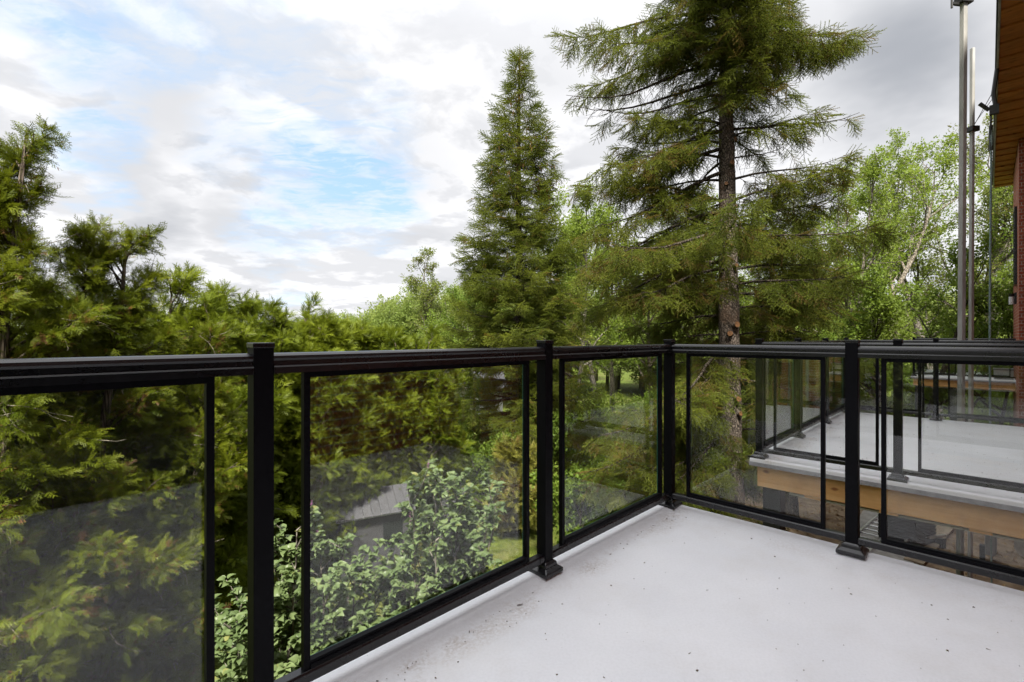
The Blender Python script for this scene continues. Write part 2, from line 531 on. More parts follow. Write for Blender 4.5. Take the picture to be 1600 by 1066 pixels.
# ------------------------------------------------------------------ setting: ground
g = MB()
gx = np.concatenate([np.linspace(-600, -40, 8), np.linspace(-36, 60, 49), np.linspace(70, 600, 8)])
gy = np.concatenate([np.linspace(-300, -20, 5), np.linspace(-16, 80, 49), np.linspace(90, 900, 8)])
rg = np.random.default_rng(3)
vs = [(x, y, GZ + (0.05 * math.sin(x * .7 + y * .43) + .04 * math.sin(y * .9 - x * .3)) * (1 if abs(x) < 60 and y < 80 else 0)) for y in gy for x in gx]
nx = len(gx)
g.add(vs, [(j * nx + i, j * nx + i + 1, (j + 1) * nx + i + 1, (j + 1) * nx + i) for j in range(len(gy) - 1) for i in range(nx - 1)])
tag(g.build('ground', M_ground, smooth=True), kind='structure')


def patch(name, cx, cy, rx, ry, rot, mat, z, seed):
    rr = np.random.default_rng(seed)
    p = MB()
    n = 36
    ph = rr.random(4) * 6.28
    ring = []
    for i in range(n):
        a = i / n * 2 * math.pi
        k = 1 + .13 * math.sin(2 * a + ph[0]) + .10 * math.sin(3 * a + ph[1]) + .06 * math.sin(7 * a + ph[2])
        x, y = rx * k * math.cos(a), ry * k * math.sin(a)
        ring.append((cx + x * math.cos(rot) - y * math.sin(rot), cy + x * math.sin(rot) + y * math.cos(rot)))
    vs = [(cx, cy, z)] + [(x, y, z) for x, y in ring] + [(cx + (x - cx) * 1.02, cy + (y - cy) * 1.02, z - .25) for x, y in ring]
    fs = [(0, 1 + i, 1 + (i + 1) % n) for i in range(n)] + [(1 + i, 1 + n + i, 1 + n + (i + 1) % n, 1 + (i + 1) % n) for i in range(n)]
    p.add(vs, fs)
    return tag(p.build(name, mat), kind='structure')


patch('bare_earth', .1, 11.6, .9, .28, .1, M_dirt, GZ + .10, 5)
patch('construction_soil', 9.5, 11.5, 5.5, 4.2, ANG, M_dirt, GZ + .11, 8)

# ------------------------------------------------------------------ decks
def smooth01(x):
    x = min(1, max(0, x))
    return x * x * (3 - 2 * x)


M_edge_shade = principled('edge_shade_grey', (.27, .27, .30), (.36, .36, .39), .6, 12, .3, 120)  # darker than the membrane: shade on its upright side, put into the colour


def make_deck(t0, t1, m1, m0, label, group, columns, near_fascia=True):
    """deck slab from facade m0 out to m1; origin at its outer corner (t0, m1)"""
    d = house_empty('balcony_deck', t0, m1, 0, label, 'balcony', group)
    L, Dp = t1 - t0, m1 - m0
    offs = [0, .003, .008, .016, .028, .05, .075, .10, .13, .16, .20, .28]
    xs = offs + list(np.linspace(.4, L - .4, 14)) + [L - o for o in reversed(offs)]
    ys = [-o for o in offs] + list(np.linspace(-.4, -Dp + .05, 12)) + [-Dp]
    vs, cre = [], []

    def zz(dd):
        lip = .020 * smooth01((.175 - dd) / .12)
        rnd = 0.0 if dd > .016 else .016 - math.sqrt(max(0, .016 ** 2 - (.016 - dd) ** 2))
        return lip - rnd
    for y in ys:
        for x in xs:
            dd = min(x, L - x, -y)
            vs.append((x, y, zz(dd)))
            cre.append(math.exp(-((min(-y, 9) - .175) / .05) ** 2) + .35 * math.exp(-((min(x, L - x) - .2) / .07) ** 2))
    n = len(xs)
    fs = [(j * n + i, (j + 1) * n + i, (j + 1) * n + i + 1, j * n + i + 1) for j in range(len(ys) - 1) for i in range(n - 1)]
    nv = len(vs)
    # skirt of the membrane, turned down over the edge
    border = [(j, 0) for j in range(len(ys) - 1, -1, -1)] + [(0, i) for i in range(1, n)] + [(j, n - 1) for j in range(1, len(ys))]
    for (j, i) in border:
        x, y = xs[i], ys[j]
        vs.append((x, y, -.050))
        cre.append(0.0)
    for k in range(len(border) - 1):
        (j, i), (j2, i2) = border[k], border[k + 1]
        fs.append((j * n + i, j2 * n + i2, nv + k + 1, nv + k))
    mb = MB()
    mb.add(vs, fs)
    o = mb.build('deck_surface', M_deck, d, smooth=True)
    at_ = o.data.attributes.new('crease', 'FLOAT', 'POINT')
    at_.data.foreach_set('value', cre)
    de = MB()  # thin strips added over the skirt to paint its sides as shaded
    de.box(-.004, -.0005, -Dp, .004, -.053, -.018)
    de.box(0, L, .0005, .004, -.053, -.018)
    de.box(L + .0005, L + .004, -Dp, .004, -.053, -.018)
    de.build('edge_shade_strip', M_edge_shade, d)
    # lumber under the membrane: rim boards, each its own plank
    MB().box(.05, .088, -Dp, -.05, -.245, -.053).build('fascia_board', M_fascia_y, d, bevel=.003)
    MB().box(.09, L - .09, -.088, -.05, -.245, -.0535).build('fascia_board', M_fascia, d, bevel=.003)
    MB().box(L - .088, L - .05, -Dp, -.05, -.245, -.053).build('fascia_board', M_fascia_y, d, bevel=.003)
    MB().box(.090, .125, -.20, -.09, -.245, -.061).build('blocking', M_fascia, d, bevel=.003)
    k = 0
    for x in np.arange(.45, L - .2, .41):
        MB().box(x, x + .038, -Dp, -.092, -.24, -.062).build('joist', M_fascia_y, d)
    # light metal flashing hanging below the rim
    MB().box(.10, .16, -Dp, -.3, -.282, -.268).build('flashing', M_white, d)
    for k_ in range(5):
        MB().box(.06, .15, -.55 - k_ * .52, -.43 - k_ * .52, -.267, -.2455).build('shim', M_fascia_y, d)
    for x, y in columns:
        c = MB().box(x - .075, x + .075, y - .075, y + .075, GZ - .1, -.246).build('column', M_column, d, bevel=.006)
    return d


M_fascia_y = wood_mat('new_pine_lumber_across', (.82, .51, .23), (.68, .37, .13), (.26, .09, .03), axis=1)

WALL_M = -1.2          # facade plane
RAIL_M = 1.505
EDGE_M = 1.57
T1 = (-.77, 3.018)     # first and last post along the front of the three balconies
T2 = (4.79, 8.60)
T3 = (17.76, 21.5)
DG = 'white decked balconies along the house'
deck1 = make_deck(T1[0] - .065, T1[1] + .065, EDGE_M, WALL_M + .003, 'closest pale grey balcony deck with dirt along its raised front edge', DG,
                  [(.16, -.16), (3.75, -.16)])
deck2 = make_deck(T2[0] - .065, T2[1] + .065, EDGE_M, WALL_M + .003, 'second balcony deck, pale top over bare lumber, across the gap behind the glass', DG,
                  [(.16, -.16), (3.8, -.16)])
deck3 = make_deck(T3[0] - .065, T3[1] + .065, EDGE_M, -.497, 'small balcony deck at the distant end beside the brick wall', DG, [(.16, -.16), (.16, -.9)])


def debris(name, t0, t1, m0, m1, n, seed, label):
    rr = np.random.default_rng(seed)
    mb = MB()
    for i in range(n):
        t, mm = rr.uniform(t0, t1), rr.uniform(m0, m1)
        if rr.random() < .3:
            mm = m1 - .09 - abs(rr.normal(0, .06))
        s = rr.choice([.0016, .002, .003, .0042], p=[.42, .33, .2, .05])
        ln = s * rr.choice([1, 1.3, 2.0, 4.5], p=[.45, .3, .17, .08])
        a = rr.uniform(0, 6.28)
        c, sn = math.cos(a), math.sin(a)
        z = .0005 if m1 - mm > .16 else .004
        vs = []
        for (u, v, w) in ((-ln, -s, 0), (ln, -s * .6, .001), (ln * .9, s, 0), (-ln, s * .8, .0015), (0, 0, s * .9)):
            vs.append((t + u * c - v * sn, mm + u * sn + v * c, z + w))
        mb.add(vs, [(0, 1, 4), (1, 2, 4), (2, 3, 4), (3, 0, 4)])
    o = mb.build(name, M_debris, None, loc=(0, 0, 0), rz=ANG)
    return tag(o, label, 'debris', None, 'stuff')


debris('leaf_debris', -.3, 3.0, -1.0, 1.55, 340, 4, 'tiny dark plant scraps scattered over the closest deck')
debris('leaf_debris', 4.9, 8.5, -1.0, 1.5, 420, 9, 'tiny dark plant scraps scattered over the second deck')

# ------------------------------------------------------------------ railings
RAIL_PROFILE = [(-.030, 1.022), (.030, 1.022), (.030, 1.041), (.027, 1.045), (.0235, 1.046), (.0235, 1.060), (.026, 1.066), (.022, 1.074),
                (.013, 1.080), (0, 1.082), (-.013, 1.080), (-.022, 1.074), (-.026, 1.066), (-.0235, 1.060), (-.0235, 1.046), (-.027, 1.045), (-.030, 1.041)]
LOW_PROFILE = [(-.019, .068), (.019, .068), (.021, .072), (.021, .098), (.016, .104), (-.016, .104), (-.021, .098), (-.021, .072)]
_post = None


def make_post(parent, x):
    global _post
    if _post is None:
        body = MB().box(-.0275, .0275, -.0275, .0275, .004, 1.098)
        cap = MB().box(-.0295, .0295, -.0295, .0295, 1.097, 1.112)
        base = MB()
        base.frustum(.0625, .0625, .001, .020)
        base.frustum(.0625, .043, .020, .034)
        base.frustum(.043, .040, .034, .050)
        base.frustum(.040, .030, .050, .058)
        _post = (body.mesh('post', M_post), cap.mesh('post_cap', M_black), base.mesh('base_cover', M_base))
    p = link('post', _post[0], parent, (x, 0, 0), bevel=.002)
    link('post_cap', _post[1], p, (0, 0, 0), bevel=.002)
    link('base_cover', _post[2], p, (0, 0, .014), bevel=.003)
    return p


def make_span(parent, x0, x1, side, gap=.12):
    """one span between post faces x0..x1; side = +1 when local +y points away from the deck"""
    MB().prism_x(RAIL_PROFILE, x0, x1).build('top_rail', M_black, parent)
    MB().prism_x(LOW_PROFILE, x0, x1).build('bottom_rail', M_black, parent, bevel=.001, seg=1)
    a, c = x0 + gap - .0275, x1 - gap + .0275
    w = .0195
    fr = MB()
    d = .011
    fr.box(a, a + w, -d, d, .104, 1.0225)
    fr.box(c - w, c, -d, d, .104, 1.0225)
    fr.box(a + w, c - w, -d, d, 1.004, 1.0222)
    fr.box(a + w, c - w, -d, d, .1042, .129)
    fr.box(a + w, c - w, -d - .004, -d, .1045, .118)
    for xe, sx in ((x0, 1), (x1, -1)):
        bk = MB()
        bk.box(xe, xe + sx * .03, -.0235, -.0205, .074, .096) if sx > 0 else bk.box(xe - .03, xe, -.0235, -.0205, .074, .096)
        bk.tube([(xe + sx * .015, -.0236, .085), (xe + sx * .015, -.0262, .085)], .005, 8)
        bk.build('bracket', M_base, parent)
    f = fr.build('panel_frame', M_post, parent)
    gl = MB()
    y0 = side * .0145 - .003
    gl.box(a + w + .0025, c - w + .003, y0, y0 + .006, .1262, 1.0068)
    o = gl.build('glass_pane', [M_glass, M_glass_edge], f)
    for poly in o.data.polygons:
        if abs(poly.normal.y) < .5:
            poly.material_index = 1
    return f


def railing(t, m, rz, xs, label, group, skip_first=False, to_wall=None, side=1):
    o = house_empty('glass_railing', t, m, 0, label, 'railing', group, rz)
    for i, x in enumerate(xs):
        if not (skip_first and i == 0):
            make_post(o, x)
        if i + 1 < len(xs):
            make_span(o, x + .0275, xs[i + 1] - .0275, side)
    if to_wall is not None:
        make_span(o, xs[-1] + .0275, to_wall, side)
    return o


RG = 'black glass panel railings round the balconies'
railing(T1[0], RAIL_M, 0, [0, 1.263, 2.525, T1[1] - T1[0]], 'long black glass railing along the front of the closest deck, beside the cedars and lilac', RG)
railing(T1[1], RAIL_M, -R(90), [0, 1.004, 2.008], 'black glass railing turning off the corner post across the deck end, facing the second deck', RG, True, 2.70, 1)
railing(T2[0], RAIL_M, 0, [0, 1.27, 2.54, T2[1] - T2[0]], 'front railing of the second deck reflecting brick, beside the thick spruce trunk', RG)
railing(T2[0], RAIL_M, -R(90), [0, 1.004, 2.008], 'second deck railing above the exposed lumber board that faces the closest deck', RG, True, 2.70, 1)
railing(T2[1], RAIL_M, -R(90), [0, 1.004, 2.008], 'second deck railing on the end towards the two steel poles', RG, True, 2.70, 1)
railing(T3[0], RAIL_M, 0, [0, 1.25, 2.5, 3.74], 'front railing of the small distant deck, seen edge on', RG)
railing(T3[0], RAIL_M, -R(90), [0, 1.0], 'distant small deck railing over its lumber board, ending at the brick', RG, True, 2.0, 1)

# ------------------------------------------------------------------ house
H = house_empty('brick_house', 0, WALL_M, GZ, 'red brick house with brown wooden soffit overhead and a bay at the distant end', 'house')
TOPZ = 5.68 - GZ
w = MB()
w.box(-5, 19.7, -6.0, 0, -.2, TOPZ)
w.build('wall', M_brick, H)
w = MB()
w.box(16.1, 19.7, .002, .70, -.2, TOPZ - .01)
w.build('bay_wall', M_brick, H)
w = MB()
w.box(16.092, 16.0995, .001, .698, -.2, TOPZ - .012)
w.build('end_wall', M_brick_end, H)
# soffit planks laid across the overhang
x = -5.0
while x < 20.7:
    wd = .275
    ymax = 1.075
    dz = .022 * (int(round((x + 5) / .275)) % 2) + random.Random(int(x * 100)).uniform(0, .008)
    MB().box(x, x + wd - .02, (.705 if 16.0 < x < 19.6 else .01), ymax, TOPZ - dz, TOPZ + .022).build('soffit_plank', M_soffit, H, bevel=.003, seg=1)
    x += wd
MB().box(-5, 20.75, .0, 1.10, TOPZ + .024, TOPZ + .06).build('roof_deck', M_oldwood, H)
MB().box(-5, 20.75, 1.078, 1.10, TOPZ - .03, TOPZ + .023).build('fascia_trim', M_galv, H)
MB().box(-5.2, 20.8, -6.2, 1.12, TOPZ + .062, TOPZ + .26).build('roof', M_dark_slat, H)


def opening(x0, x1, z0, z1, y, name, mull):
    f = MB()
    f.box(x0, x1, y, y + .05, z0, z0 + .07)
    f.box(x0, x1, y, y + .05, z1 - .07, z1)
    f.box(x0, x0 + .07, y, y + .0495, z0 + .07, z1 - .07)
    f.box(x1 - .07, x1, y, y + .0495, z0 + .07, z1 - .07)
    for mm in mull:
        f.box(mm - .04, mm + .04, y, y + .049, z0 + .07, z1 - .07)
    o = f.build(name, M_black, H, bevel=.003)
    MB().box(x0 + .071, x1 - .071, y + .015, y + .025, z0 + .071, z1 - .071).build('pane', M_window, o)
    return o


for a, c in ((-2.2, 1.4), (5.6, 7.9)):
    opening(a, c, -GZ + .05, -GZ + 2.3, .002, 'patio_door', [(a + c) / 2])
    MB().box(a - .05, c + .05, .003, .13, -GZ - .0, -GZ + .045).build('door_sill', M_white, H, bevel=.004)
opening(13.2, 14.0, -GZ + .05, -GZ + 2.3, .002, 'window', [])
opening(14.5, 15.2, -GZ + .05, -GZ + 2.3, .002, 'window', [])
opening(17.0, 17.7, -GZ + 2.4, -GZ + 4.3, .702, 'window', [])
lamp = MB().tube([(17.3, .79, -GZ + 1.93), (17.3, .79, -GZ + 2.12)], .05, 12)
lo = lamp.build('wall_lamp', M_white, H)
MB().box(17.25, 17.35, .703, .74, -GZ + 1.93, -GZ + 2.22).build('lamp_bracket', M_black, lo)
MB().tube([(17.3, .79, -GZ + 2.121), (17.3, .79, -GZ + 2.20)], .052, 12).build('lamp_cap', M_black, lo)
lamp = MB().tube([(16.02, .42, -GZ + 2.15), (16.02, .42, -GZ + 2.45)], .055, 12)
lo = lamp.build('wall_lamp', M_black, H)
MB().box(16.05, 16.091, .37, .47, -GZ + 2.2, -GZ + 2.4).build('lamp_bracket', M_black, lo)

# ------------------------------------------------------------------ poles, rope
def pole(t, m, top, wdt, label, seed):
    o = house_empty('scaffold_pole', t, m, GZ, label, 'pole', 'steel scaffold poles', R(-38))
    hw = wdt / 2
    L = top - GZ
    prof = MB()
    prof.box(-hw, hw, -hw, hw, .012, L)
    prof.build('pole_tube', M_galv, o, bevel=.006)
    MB().box(-.14, .14, -.14, .14, -.15, .0115).build('base_plate', M_galv, o)
    return o


p1 = pole(9.2, .29, 6.35, .062, 'taller galvanised steel pole, thicker one next to the second deck end', 1)
p1.rotation_euler = (0, R(.45), ANG + R(-38))
br = MB()
br.box(-.09, .09, -.06, .06, 5.78 - GZ, 5.86 - GZ)
br.box(-.19, -.088, -.015, .015, 5.75 - GZ, 5.78 - GZ)
br.tube([(-.19, 0, 5.70 - GZ), (-.19, 0, 5.83 - GZ)], .014, 6)
br.build('bracket', M_cable, p1)
p2 = pole(12.0, .236, 6.32, .054, 'shorter galvanised steel pole with a wire brace running to the soffit', 2)
p2.rotation_euler = (0, R(.3), ANG + R(-38))
br = MB()
br.box(-.075, .075, -.07, .07, 4.82 - GZ, 4.90 - GZ)
br.box(.07, .14, -.02, .02, 4.84 - GZ, 4.93 - GZ)
br.build('bracket', M_cable, p2)
a = HW(12.0, .236, 4.87) - p2.location
c = HW(12.3, -.06, 5.62) - p2.location
a.rotate(Matrix.Rotation(-(ANG + R(-38)), 3, 'Z'))
c.rotate(Matrix.Rotation(-(ANG + R(-38)), 3, 'Z'))
wb = MB()
wb.tube([tuple(a), tuple(c)], .006, 5)
wb.tube([tuple(a + Vector((0, 0, .03))), tuple(c + Vector((.05, .03, -.1)))], .005, 5)
wb.build('wire_brace', M_cable, p2)

ro = house_empty('rope', 11.6, -.03, 0, 'thin greenish rope hanging from a clamp on the soffit edge', 'rope')
pts = [(0.01 * math.sin(z * .9), .012 * math.sin(z * .6 + 1), z) for z in np.linspace(-3.2, 4.72, 34)]
rr_ = MB()
rr_.tube(pts, .0125, 7)
for k in range(3):     # strands twisted round each other
    rr_.tube([(0.01 * math.sin(z * .9) + .009 * math.cos(z * 42 + k * 2.09), .012 * math.sin(z * .6 + 1) + .009 * math.sin(z * 42 + k * 2.09), z) for z in np.linspace(-.6, 4.72, 300)], .008, 4)
rr_.build('rope_line', M_rope, ro, smooth=True)
ck = MB()
ck.tube([(0, 0, 4.3), (0.012, 0, 4.5), (-.01, 0, 4.72)], .026, 8)
ck.tube([(.03 * math.cos(a), 0, 4.80 + .08 * math.sin(a)) for a in np.linspace(0, 6.28, 13)], .014, 6)
ck.build('thimble_knot', M_cable, ro)
ck = MB()
ck.box(-.05, .05, -.10, .02, 4.90, 5.05)
ck.tube([(0, -.06, 5.0), (0, -.03, 5.25), (0, -.075, 5.66)], .03, 6)
ck.tube([(-.02, .02, 4.98), (-.06, .14, 5.12)], .03, 6)
ck.build('clamp', M_cable, ro)

# ------------------------------------------------------------------ things on the ground under and between the decks
def ladder():
    o = empty('ladder', (6.7, 9.55, GZ + .13), math.atan2(2.2, 2.6), 'aluminium ladder lying on the soil below the gap between decks', 'ladder')
    for y in (-.21, .21):
        MB().box(0, 3.9, y - .022, y + .022, 0, .085).build('rail', M_alu, o, bevel=.004)
    for i in range(13):
        MB().tube([(.15 + i * .3, -.19, .04), (.15 + i * .3, .19, .04)], .017, 8).build('rung', M_alu, o)
    return o


ladder()
ac = empty('air_conditioner', (8.25, 10.15, GZ + .12), .45, 'dark louvred air conditioner standing on the soil under the second deck', 'air conditioner')
MB().box(-.43, .43, -.38, .38, 0, .06).build('pad', M_concrete, ac, bevel=.01)
MB().box(-.38, .38, -.33, .33, .0605, .74).build('cabinet', M_column, ac, bevel=.01)
for i in range(9):
    z = .11 + i * .066
    s = MB()
    s.box(-.39, .39, -.352, -.334, z, z + .045)
    s.box(-.40, -.384, -.33, .33, z, z + .045)
    s.build('louvre', M_dark_slat, ac, bevel=.004)
MB().box(-.4, .4, -.35, .35, .742, .79).build('lid', M_dark_slat, ac, bevel=.012)
eb = empty('electrical_box', (9.15, 9.35, GZ + .1), .75, 'grey electrical box on a post with loose conduits', 'electrical box')
MB().box(-.05, .05, .02, .1, 0, .3).build('post', M_oldwood, eb)
MB().box(-.20, .20, -.12, .018, .18, .66).build('cabinet', M_grey_box, eb, bevel=.012)
MB().box(-.18, .18, -.136, -.1205, .21, .62).build('door', M_grey_box, eb, bevel=.008)
cd = MB()
for k in range(4):
    cd.tube([(.21 + .02 * k, -.03, .3 + .05 * k), (.35 + .05 * k, -.05, .5 - .06 * k), (.5 + .02 * k, 0, .25 + .04 * k), (.75, -.02 + .03 * k, .2 + .04 * k)], .018, 6)
cd.build('conduit', M_cable, eb, smooth=True)
dr = empty('metal_drum', (9.95, 9.35, GZ + .1), .3, 'silver metal drum lying beside the grey electrical box', 'drum')
MB().tube([(0, 0, .24), (.6, .1, .24)], .2, 20).build('barrel', M_alu, dr, bevel=.012)
for k in (0.02, .3, .58):
    MB().tube([(k - .012, k * .1667 - .002, .24), (k + .012, k * .1667 + .002, .24)], .21, 20).build('hoop', M_alu, dr)
pl = empty('plank', (7.75, 9.3, GZ + .14), .68, 'long tan plank lying on the soil below the closest railing', 'plank')
MB().box(-.2, 3.4, -.15, .15, 0, .045).build('board', M_tan, pl, bevel=.004)
pl = empty('metal_bar', (7.9, 9.75, GZ + .30), .25, 'pale metal bar lying in front of the air conditioner', 'bar')
MB().box(0, 1.1, -.02, .02, 0, .05).build('bar_tube', M_alu, pl, bevel=.005)
MB().box(.1, .2, -.1, .1, -.2, -.001).build('support_block', M_oldwood, pl)
MB().box(.85, .95, -.1, .1, -.2, -.001).build('support_block', M_oldwood, pl)
pb = house_empty('storage_box', 17.95, -.28, .002, 'pale grey lidded box standing on the distant deck near the brick', 'box')
MB().box(-.16, .16, -.18, .18, 0, .26).build('bin', M_white, pb, bevel=.015)
MB().box(-.175, .175, -.195, .195, .262, .30).build('lid', M_grey_box, pb, bevel=.012)
slab = MB()
slab.box(0, 7.5, -.6, .6, -.15, .16)
tag(slab.build('concrete_path', M_concrete, None, loc=HW(10.8, 1.6, GZ), rz=ANG, bevel=.015), kind='structure')

# ------------------------------------------------------------------ foliage machinery
PROTO = {}


def unit(v):
    return v / (np.linalg.norm(v, axis=-1, keepdims=True) + 1e-9)


def eulers(dirs, hint):
    """rotation that takes +Z to dirs with local +Y as close to hint as can be"""
    z = unit(dirs)
    x = np.cross(hint, z)
    bad = np.linalg.norm(x, axis=1) < 1e-3
    x[bad] = np.cross(np.array([1.0, .3, .1]), z[bad])
    x = unit(x)
    y = np.cross(z, x)
    ry = np.arcsin(np.clip(-x[:, 2], -1, 1))
    rx = np.arctan2(y[:, 2], z[:, 2])
    rz = np.arctan2(x[:, 1], x[:, 0])
    return np.stack([rx, ry, rz], 1)


_trees = {}


def scatter_tree(keys):
    if keys in _trees:
        return _trees[keys]
    ng = bpy.data.node_groups.new('scatter', 'GeometryNodeTree')
    ng.interface.new_socket('Geometry', in_out='INPUT', socket_type='NodeSocketGeometry')
    ng.interface.new_socket('Geometry', in_out='OUTPUT', socket_type='NodeSocketGeometry')
    N, L = ng.nodes, ng.links
    gi, go = N.new('NodeGroupInput'), N.new('NodeGroupOutput')
    iop = N.new('GeometryNodeInstanceOnPoints')
    g2i = N.new('GeometryNodeGeometryToInstance')
    for k in reversed(keys):
        oi = N.new('GeometryNodeObjectInfo')
        oi.inputs['Object'].default_value = PROTO[k]
        oi.inputs['As Instance'].default_value = False
        L.new(oi.outputs['Geometry'], g2i.inputs[0])
    L.new(gi.outputs[0], iop.inputs['Points'])
    L.new(g2i.outputs[0], iop.inputs['Instance'])
    iop.inputs['Pick Instance'].default_value = True

    def na(nm, ty):
        nd = N.new('GeometryNodeInputNamedAttribute')
        nd.data_type = ty
        nd.inputs['Name'].default_value = nm
        return nd.outputs['Attribute']
    L.new(na('pick', 'INT'), iop.inputs['Instance Index'])
    e2r = N.new('FunctionNodeEulerToRotation')
    L.new(na('rot', 'FLOAT_VECTOR'), e2r.inputs[0])
    L.new(e2r.outputs[0], iop.inputs['Rotation'])
    L.new(na('scl', 'FLOAT'), iop.inputs['Scale'])
    L.new(iop.outputs[0], go.inputs[0])
    _trees[keys] = ng
    return ng


def scatter(name, pts, dirs, hint, scl, keys, parent=None, seed=0, kind='stuff'):
    pts = np.asarray(pts, float)
    n = len(pts)
    rot = eulers(np.asarray(dirs, float), np.asarray(hint, float))
    me = bpy.data.meshes.new(name)
    me.vertices.add(n)
    me.vertices.foreach_set('co', pts.ravel())
    a = me.attributes.new('rot', 'FLOAT_VECTOR', 'POINT')
    a.data.foreach_set('vector', rot.ravel())
    a = me.attributes.new('scl', 'FLOAT', 'POINT')
    a.data.foreach_set('value', np.broadcast_to(np.asarray(scl, float), (n,)).copy())
    a = me.attributes.new('pick', 'INT', 'POINT')
    a.data.foreach_set('value', np.random.default_rng(seed).integers(0, len(keys), n).astype(np.int32))
    me.materials.append(PROTO[keys[0]].data.materials[0])
    o = bpy.data.objects.new(name, me)
    COL.objects.link(o)
    o.parent = parent
    md = o.modifiers.new('scatter', 'NODES')
    md.node_group = scatter_tree(tuple(keys))
    if kind:
        o['kind'] = kind
    return o


def proto(key, mb, mats, smooth=False):
    me = mb.mesh(key, mats, smooth)
    PROTO[key] = bpy.data.objects.new(key, me)      # mesh library entry, never linked into the scene


def quadstrip(mb, p, q, w0, w1, nrm):
    p, q = np.asarray(p, float), np.asarray(q, float)
    d = unit(q - p)
    s = unit(np.cross(d, nrm))
    mb.add([p - s * w0, p + s * w0, q + s * w1, q - s * w1], [(0, 1, 2, 3)])


def cedar_spray(seed, detail):
    """flat fan of scale leaves, grows along +Z, face to +Y, about 0.15 long"""
    r = np.random.default_rng(seed)
    mb = MB()

    cv = r.uniform(.5, 2.2)
    def curl(x, z):
        return -cv * z * z + 2.6 * x * x * (1 if seed % 2 else -1) + .12 * x
    def P3(x, z):
        return np.array([x, curl(x, z), z])

    def frond(x, z, ang, ln, lev, wd):
        nseg = 3 if lev == 0 else 2
        px, pz, aa = x, z, ang
        pts = [(px, pz)]
        for i in range(nseg):
            aa += r.normal(0, .10)
            px += math.sin(aa) * ln / nseg
            pz += math.cos(aa) * ln / nseg
            pts.append((px, pz))
        for i in range(nseg):
            w0 = wd * (1 - .45 * i / nseg)
            quadstrip(mb, P3(*pts[i]), P3(*pts[i + 1]), w0, wd * (1 - .45 * (i + 1) / nseg) * (1 if i < nseg - 1 else .4), np.array([0, 1.0, .1]))
        if lev < detail:
            k = (11 if lev == 0 else 4)
            for i in range(k):
                s = (i + .8) / (k + .4)
                j = min(nseg - 1, int(s * nseg))
                fx = s * nseg - j
                qx = pts[j][0] + (pts[j + 1][0] - pts[j][0]) * fx
                qz = pts[j][1] + (pts[j + 1][1] - pts[j][1]) * fx
                sd_ = 1 if i % 2 else -1
                frond(qx, qz, ang + sd_ * (r.uniform(.55, .85)), ln * (.50 if lev == 0 else .42) * (1.15 - .75 * s) * r.uniform(.6, 1.3), lev + 1, wd * .95)
    frond(0, 0, r.normal(0, .1), .20, 0, .0036 if detail == 2 else .0058)
    return mb


for k in range(3):
    proto('cedar_near%d' % k, cedar_spray(10 + k, 2), M_cedar_near)
    proto('cedar_far%d' % k, cedar_spray(20 + k, 1), M_cedar)
    proto('juniper%d' % k, cedar_spray(20 + k, 1), M_juniper)


def spruce_spray(seed, nside, nneed, nw=.0030):
    """spray of needled twigs, about 0.34 long along +Z, flat-ish, face to +Y"""
    r = np.random.default_rng(seed)
    mb = MB()

    def twig(p, d, ln, n):
        d = d / np.linalg.norm(d)
        q = p + d * ln + np.array([0, -.10, 0]) * ln
        mb.cur = 1
        quadstrip(mb, p, q, .0022, .001, np.array([.3, 1, 0]))
        quadstrip(mb, p, q, .0022, .001, np.array([1, -.2, 0]))
        mb.cur = 0
        for i in range(n):
            s = (i + r.random()) / n
            c = p + (q - p) * s
            rv = unit(r.normal(size=3))
            rv = unit(rv - d * np.dot(rv, d) + np.array([0, .25, 0]))
            nd = unit(rv * .75 + d * .8)
            l2 = r.uniform(.015, .023)
            sd_ = unit(np.cross(nd, r.normal(size=3))) * nw
            mb.add([c - sd_, c + sd_, c + nd * l2], [(0, 1, 2)])
    main = np.array([0, 0, 1.0])
    twig(np.zeros(3), main, .34, nneed)
    for i in range(nside):
        s = .12 + .68 * i / nside
        sd_ = 1 if i % 2 else -1
        twig(np.array([0, -.04 * s * s, .34 * s]), np.array([sd_ * .8, r.uniform(-.3, .1), .75]), .20 * (1.1 - .8 * s) * r.uniform(.8, 1.2), int(nneed * .55 * (1.15 - .8 * s)))
    return mb


for k in range(3):
    proto('spruce_near%d' % k, spruce_spray(40 + k, 6, 80, .0034), [M_spruce, M_bark_dark])
    proto('spruce_far%d' % k, spruce_spray(50 + k, 6, 60, .0050), [M_spruce_far, M_bark_dark])


def leaf_cluster(seed, n, ll, spread, wr=.42, tri=False):
    r = np.random.default_rng(seed)
    mb = MB()
    for i in range(n):
        d = unit(r.normal(size=3) + np.array([0, 0, .7]))
        p = d * spread * r.uniform(.1, 1.0)
        ax = unit(r.normal(size=3) * .8 + d + np.array([0, 0, -.2]))
        nr = unit(np.cross(ax, r.normal(size=3)))
        sd_ = np.cross(ax, nr)
        l2 = ll * r.uniform(.7, 1.25)
        wv = l2 * wr
        bend = nr * l2 * .12
        mb.add([p, p + ax * l2 * .45 + sd_ * wv * .5 + bend, p + ax * l2, p + ax * l2 * .45 - sd_ * wv * .5 + bend, p + ax * l2 * .5], [(0, 4, 1), (4, 2, 1), (0, 3, 4), (4, 3, 2)])
    return mb


for k in range(3):
    proto('light%d' % k, leaf_cluster(60 + k, 10, .080, .18, .65), M_leaf_light)
    proto('mid%d' % k, leaf_cluster(65 + k, 11, .085, .17, .7), M_leaf_mid)
    proto('sparse%d' % k, leaf_cluster(70 + k, 8, .085, .17, .6), M_leaf_sparse)
    proto('far%d' % k, leaf_cluster(75 + k, 14, .22, .50, .75), M_leaf_far)


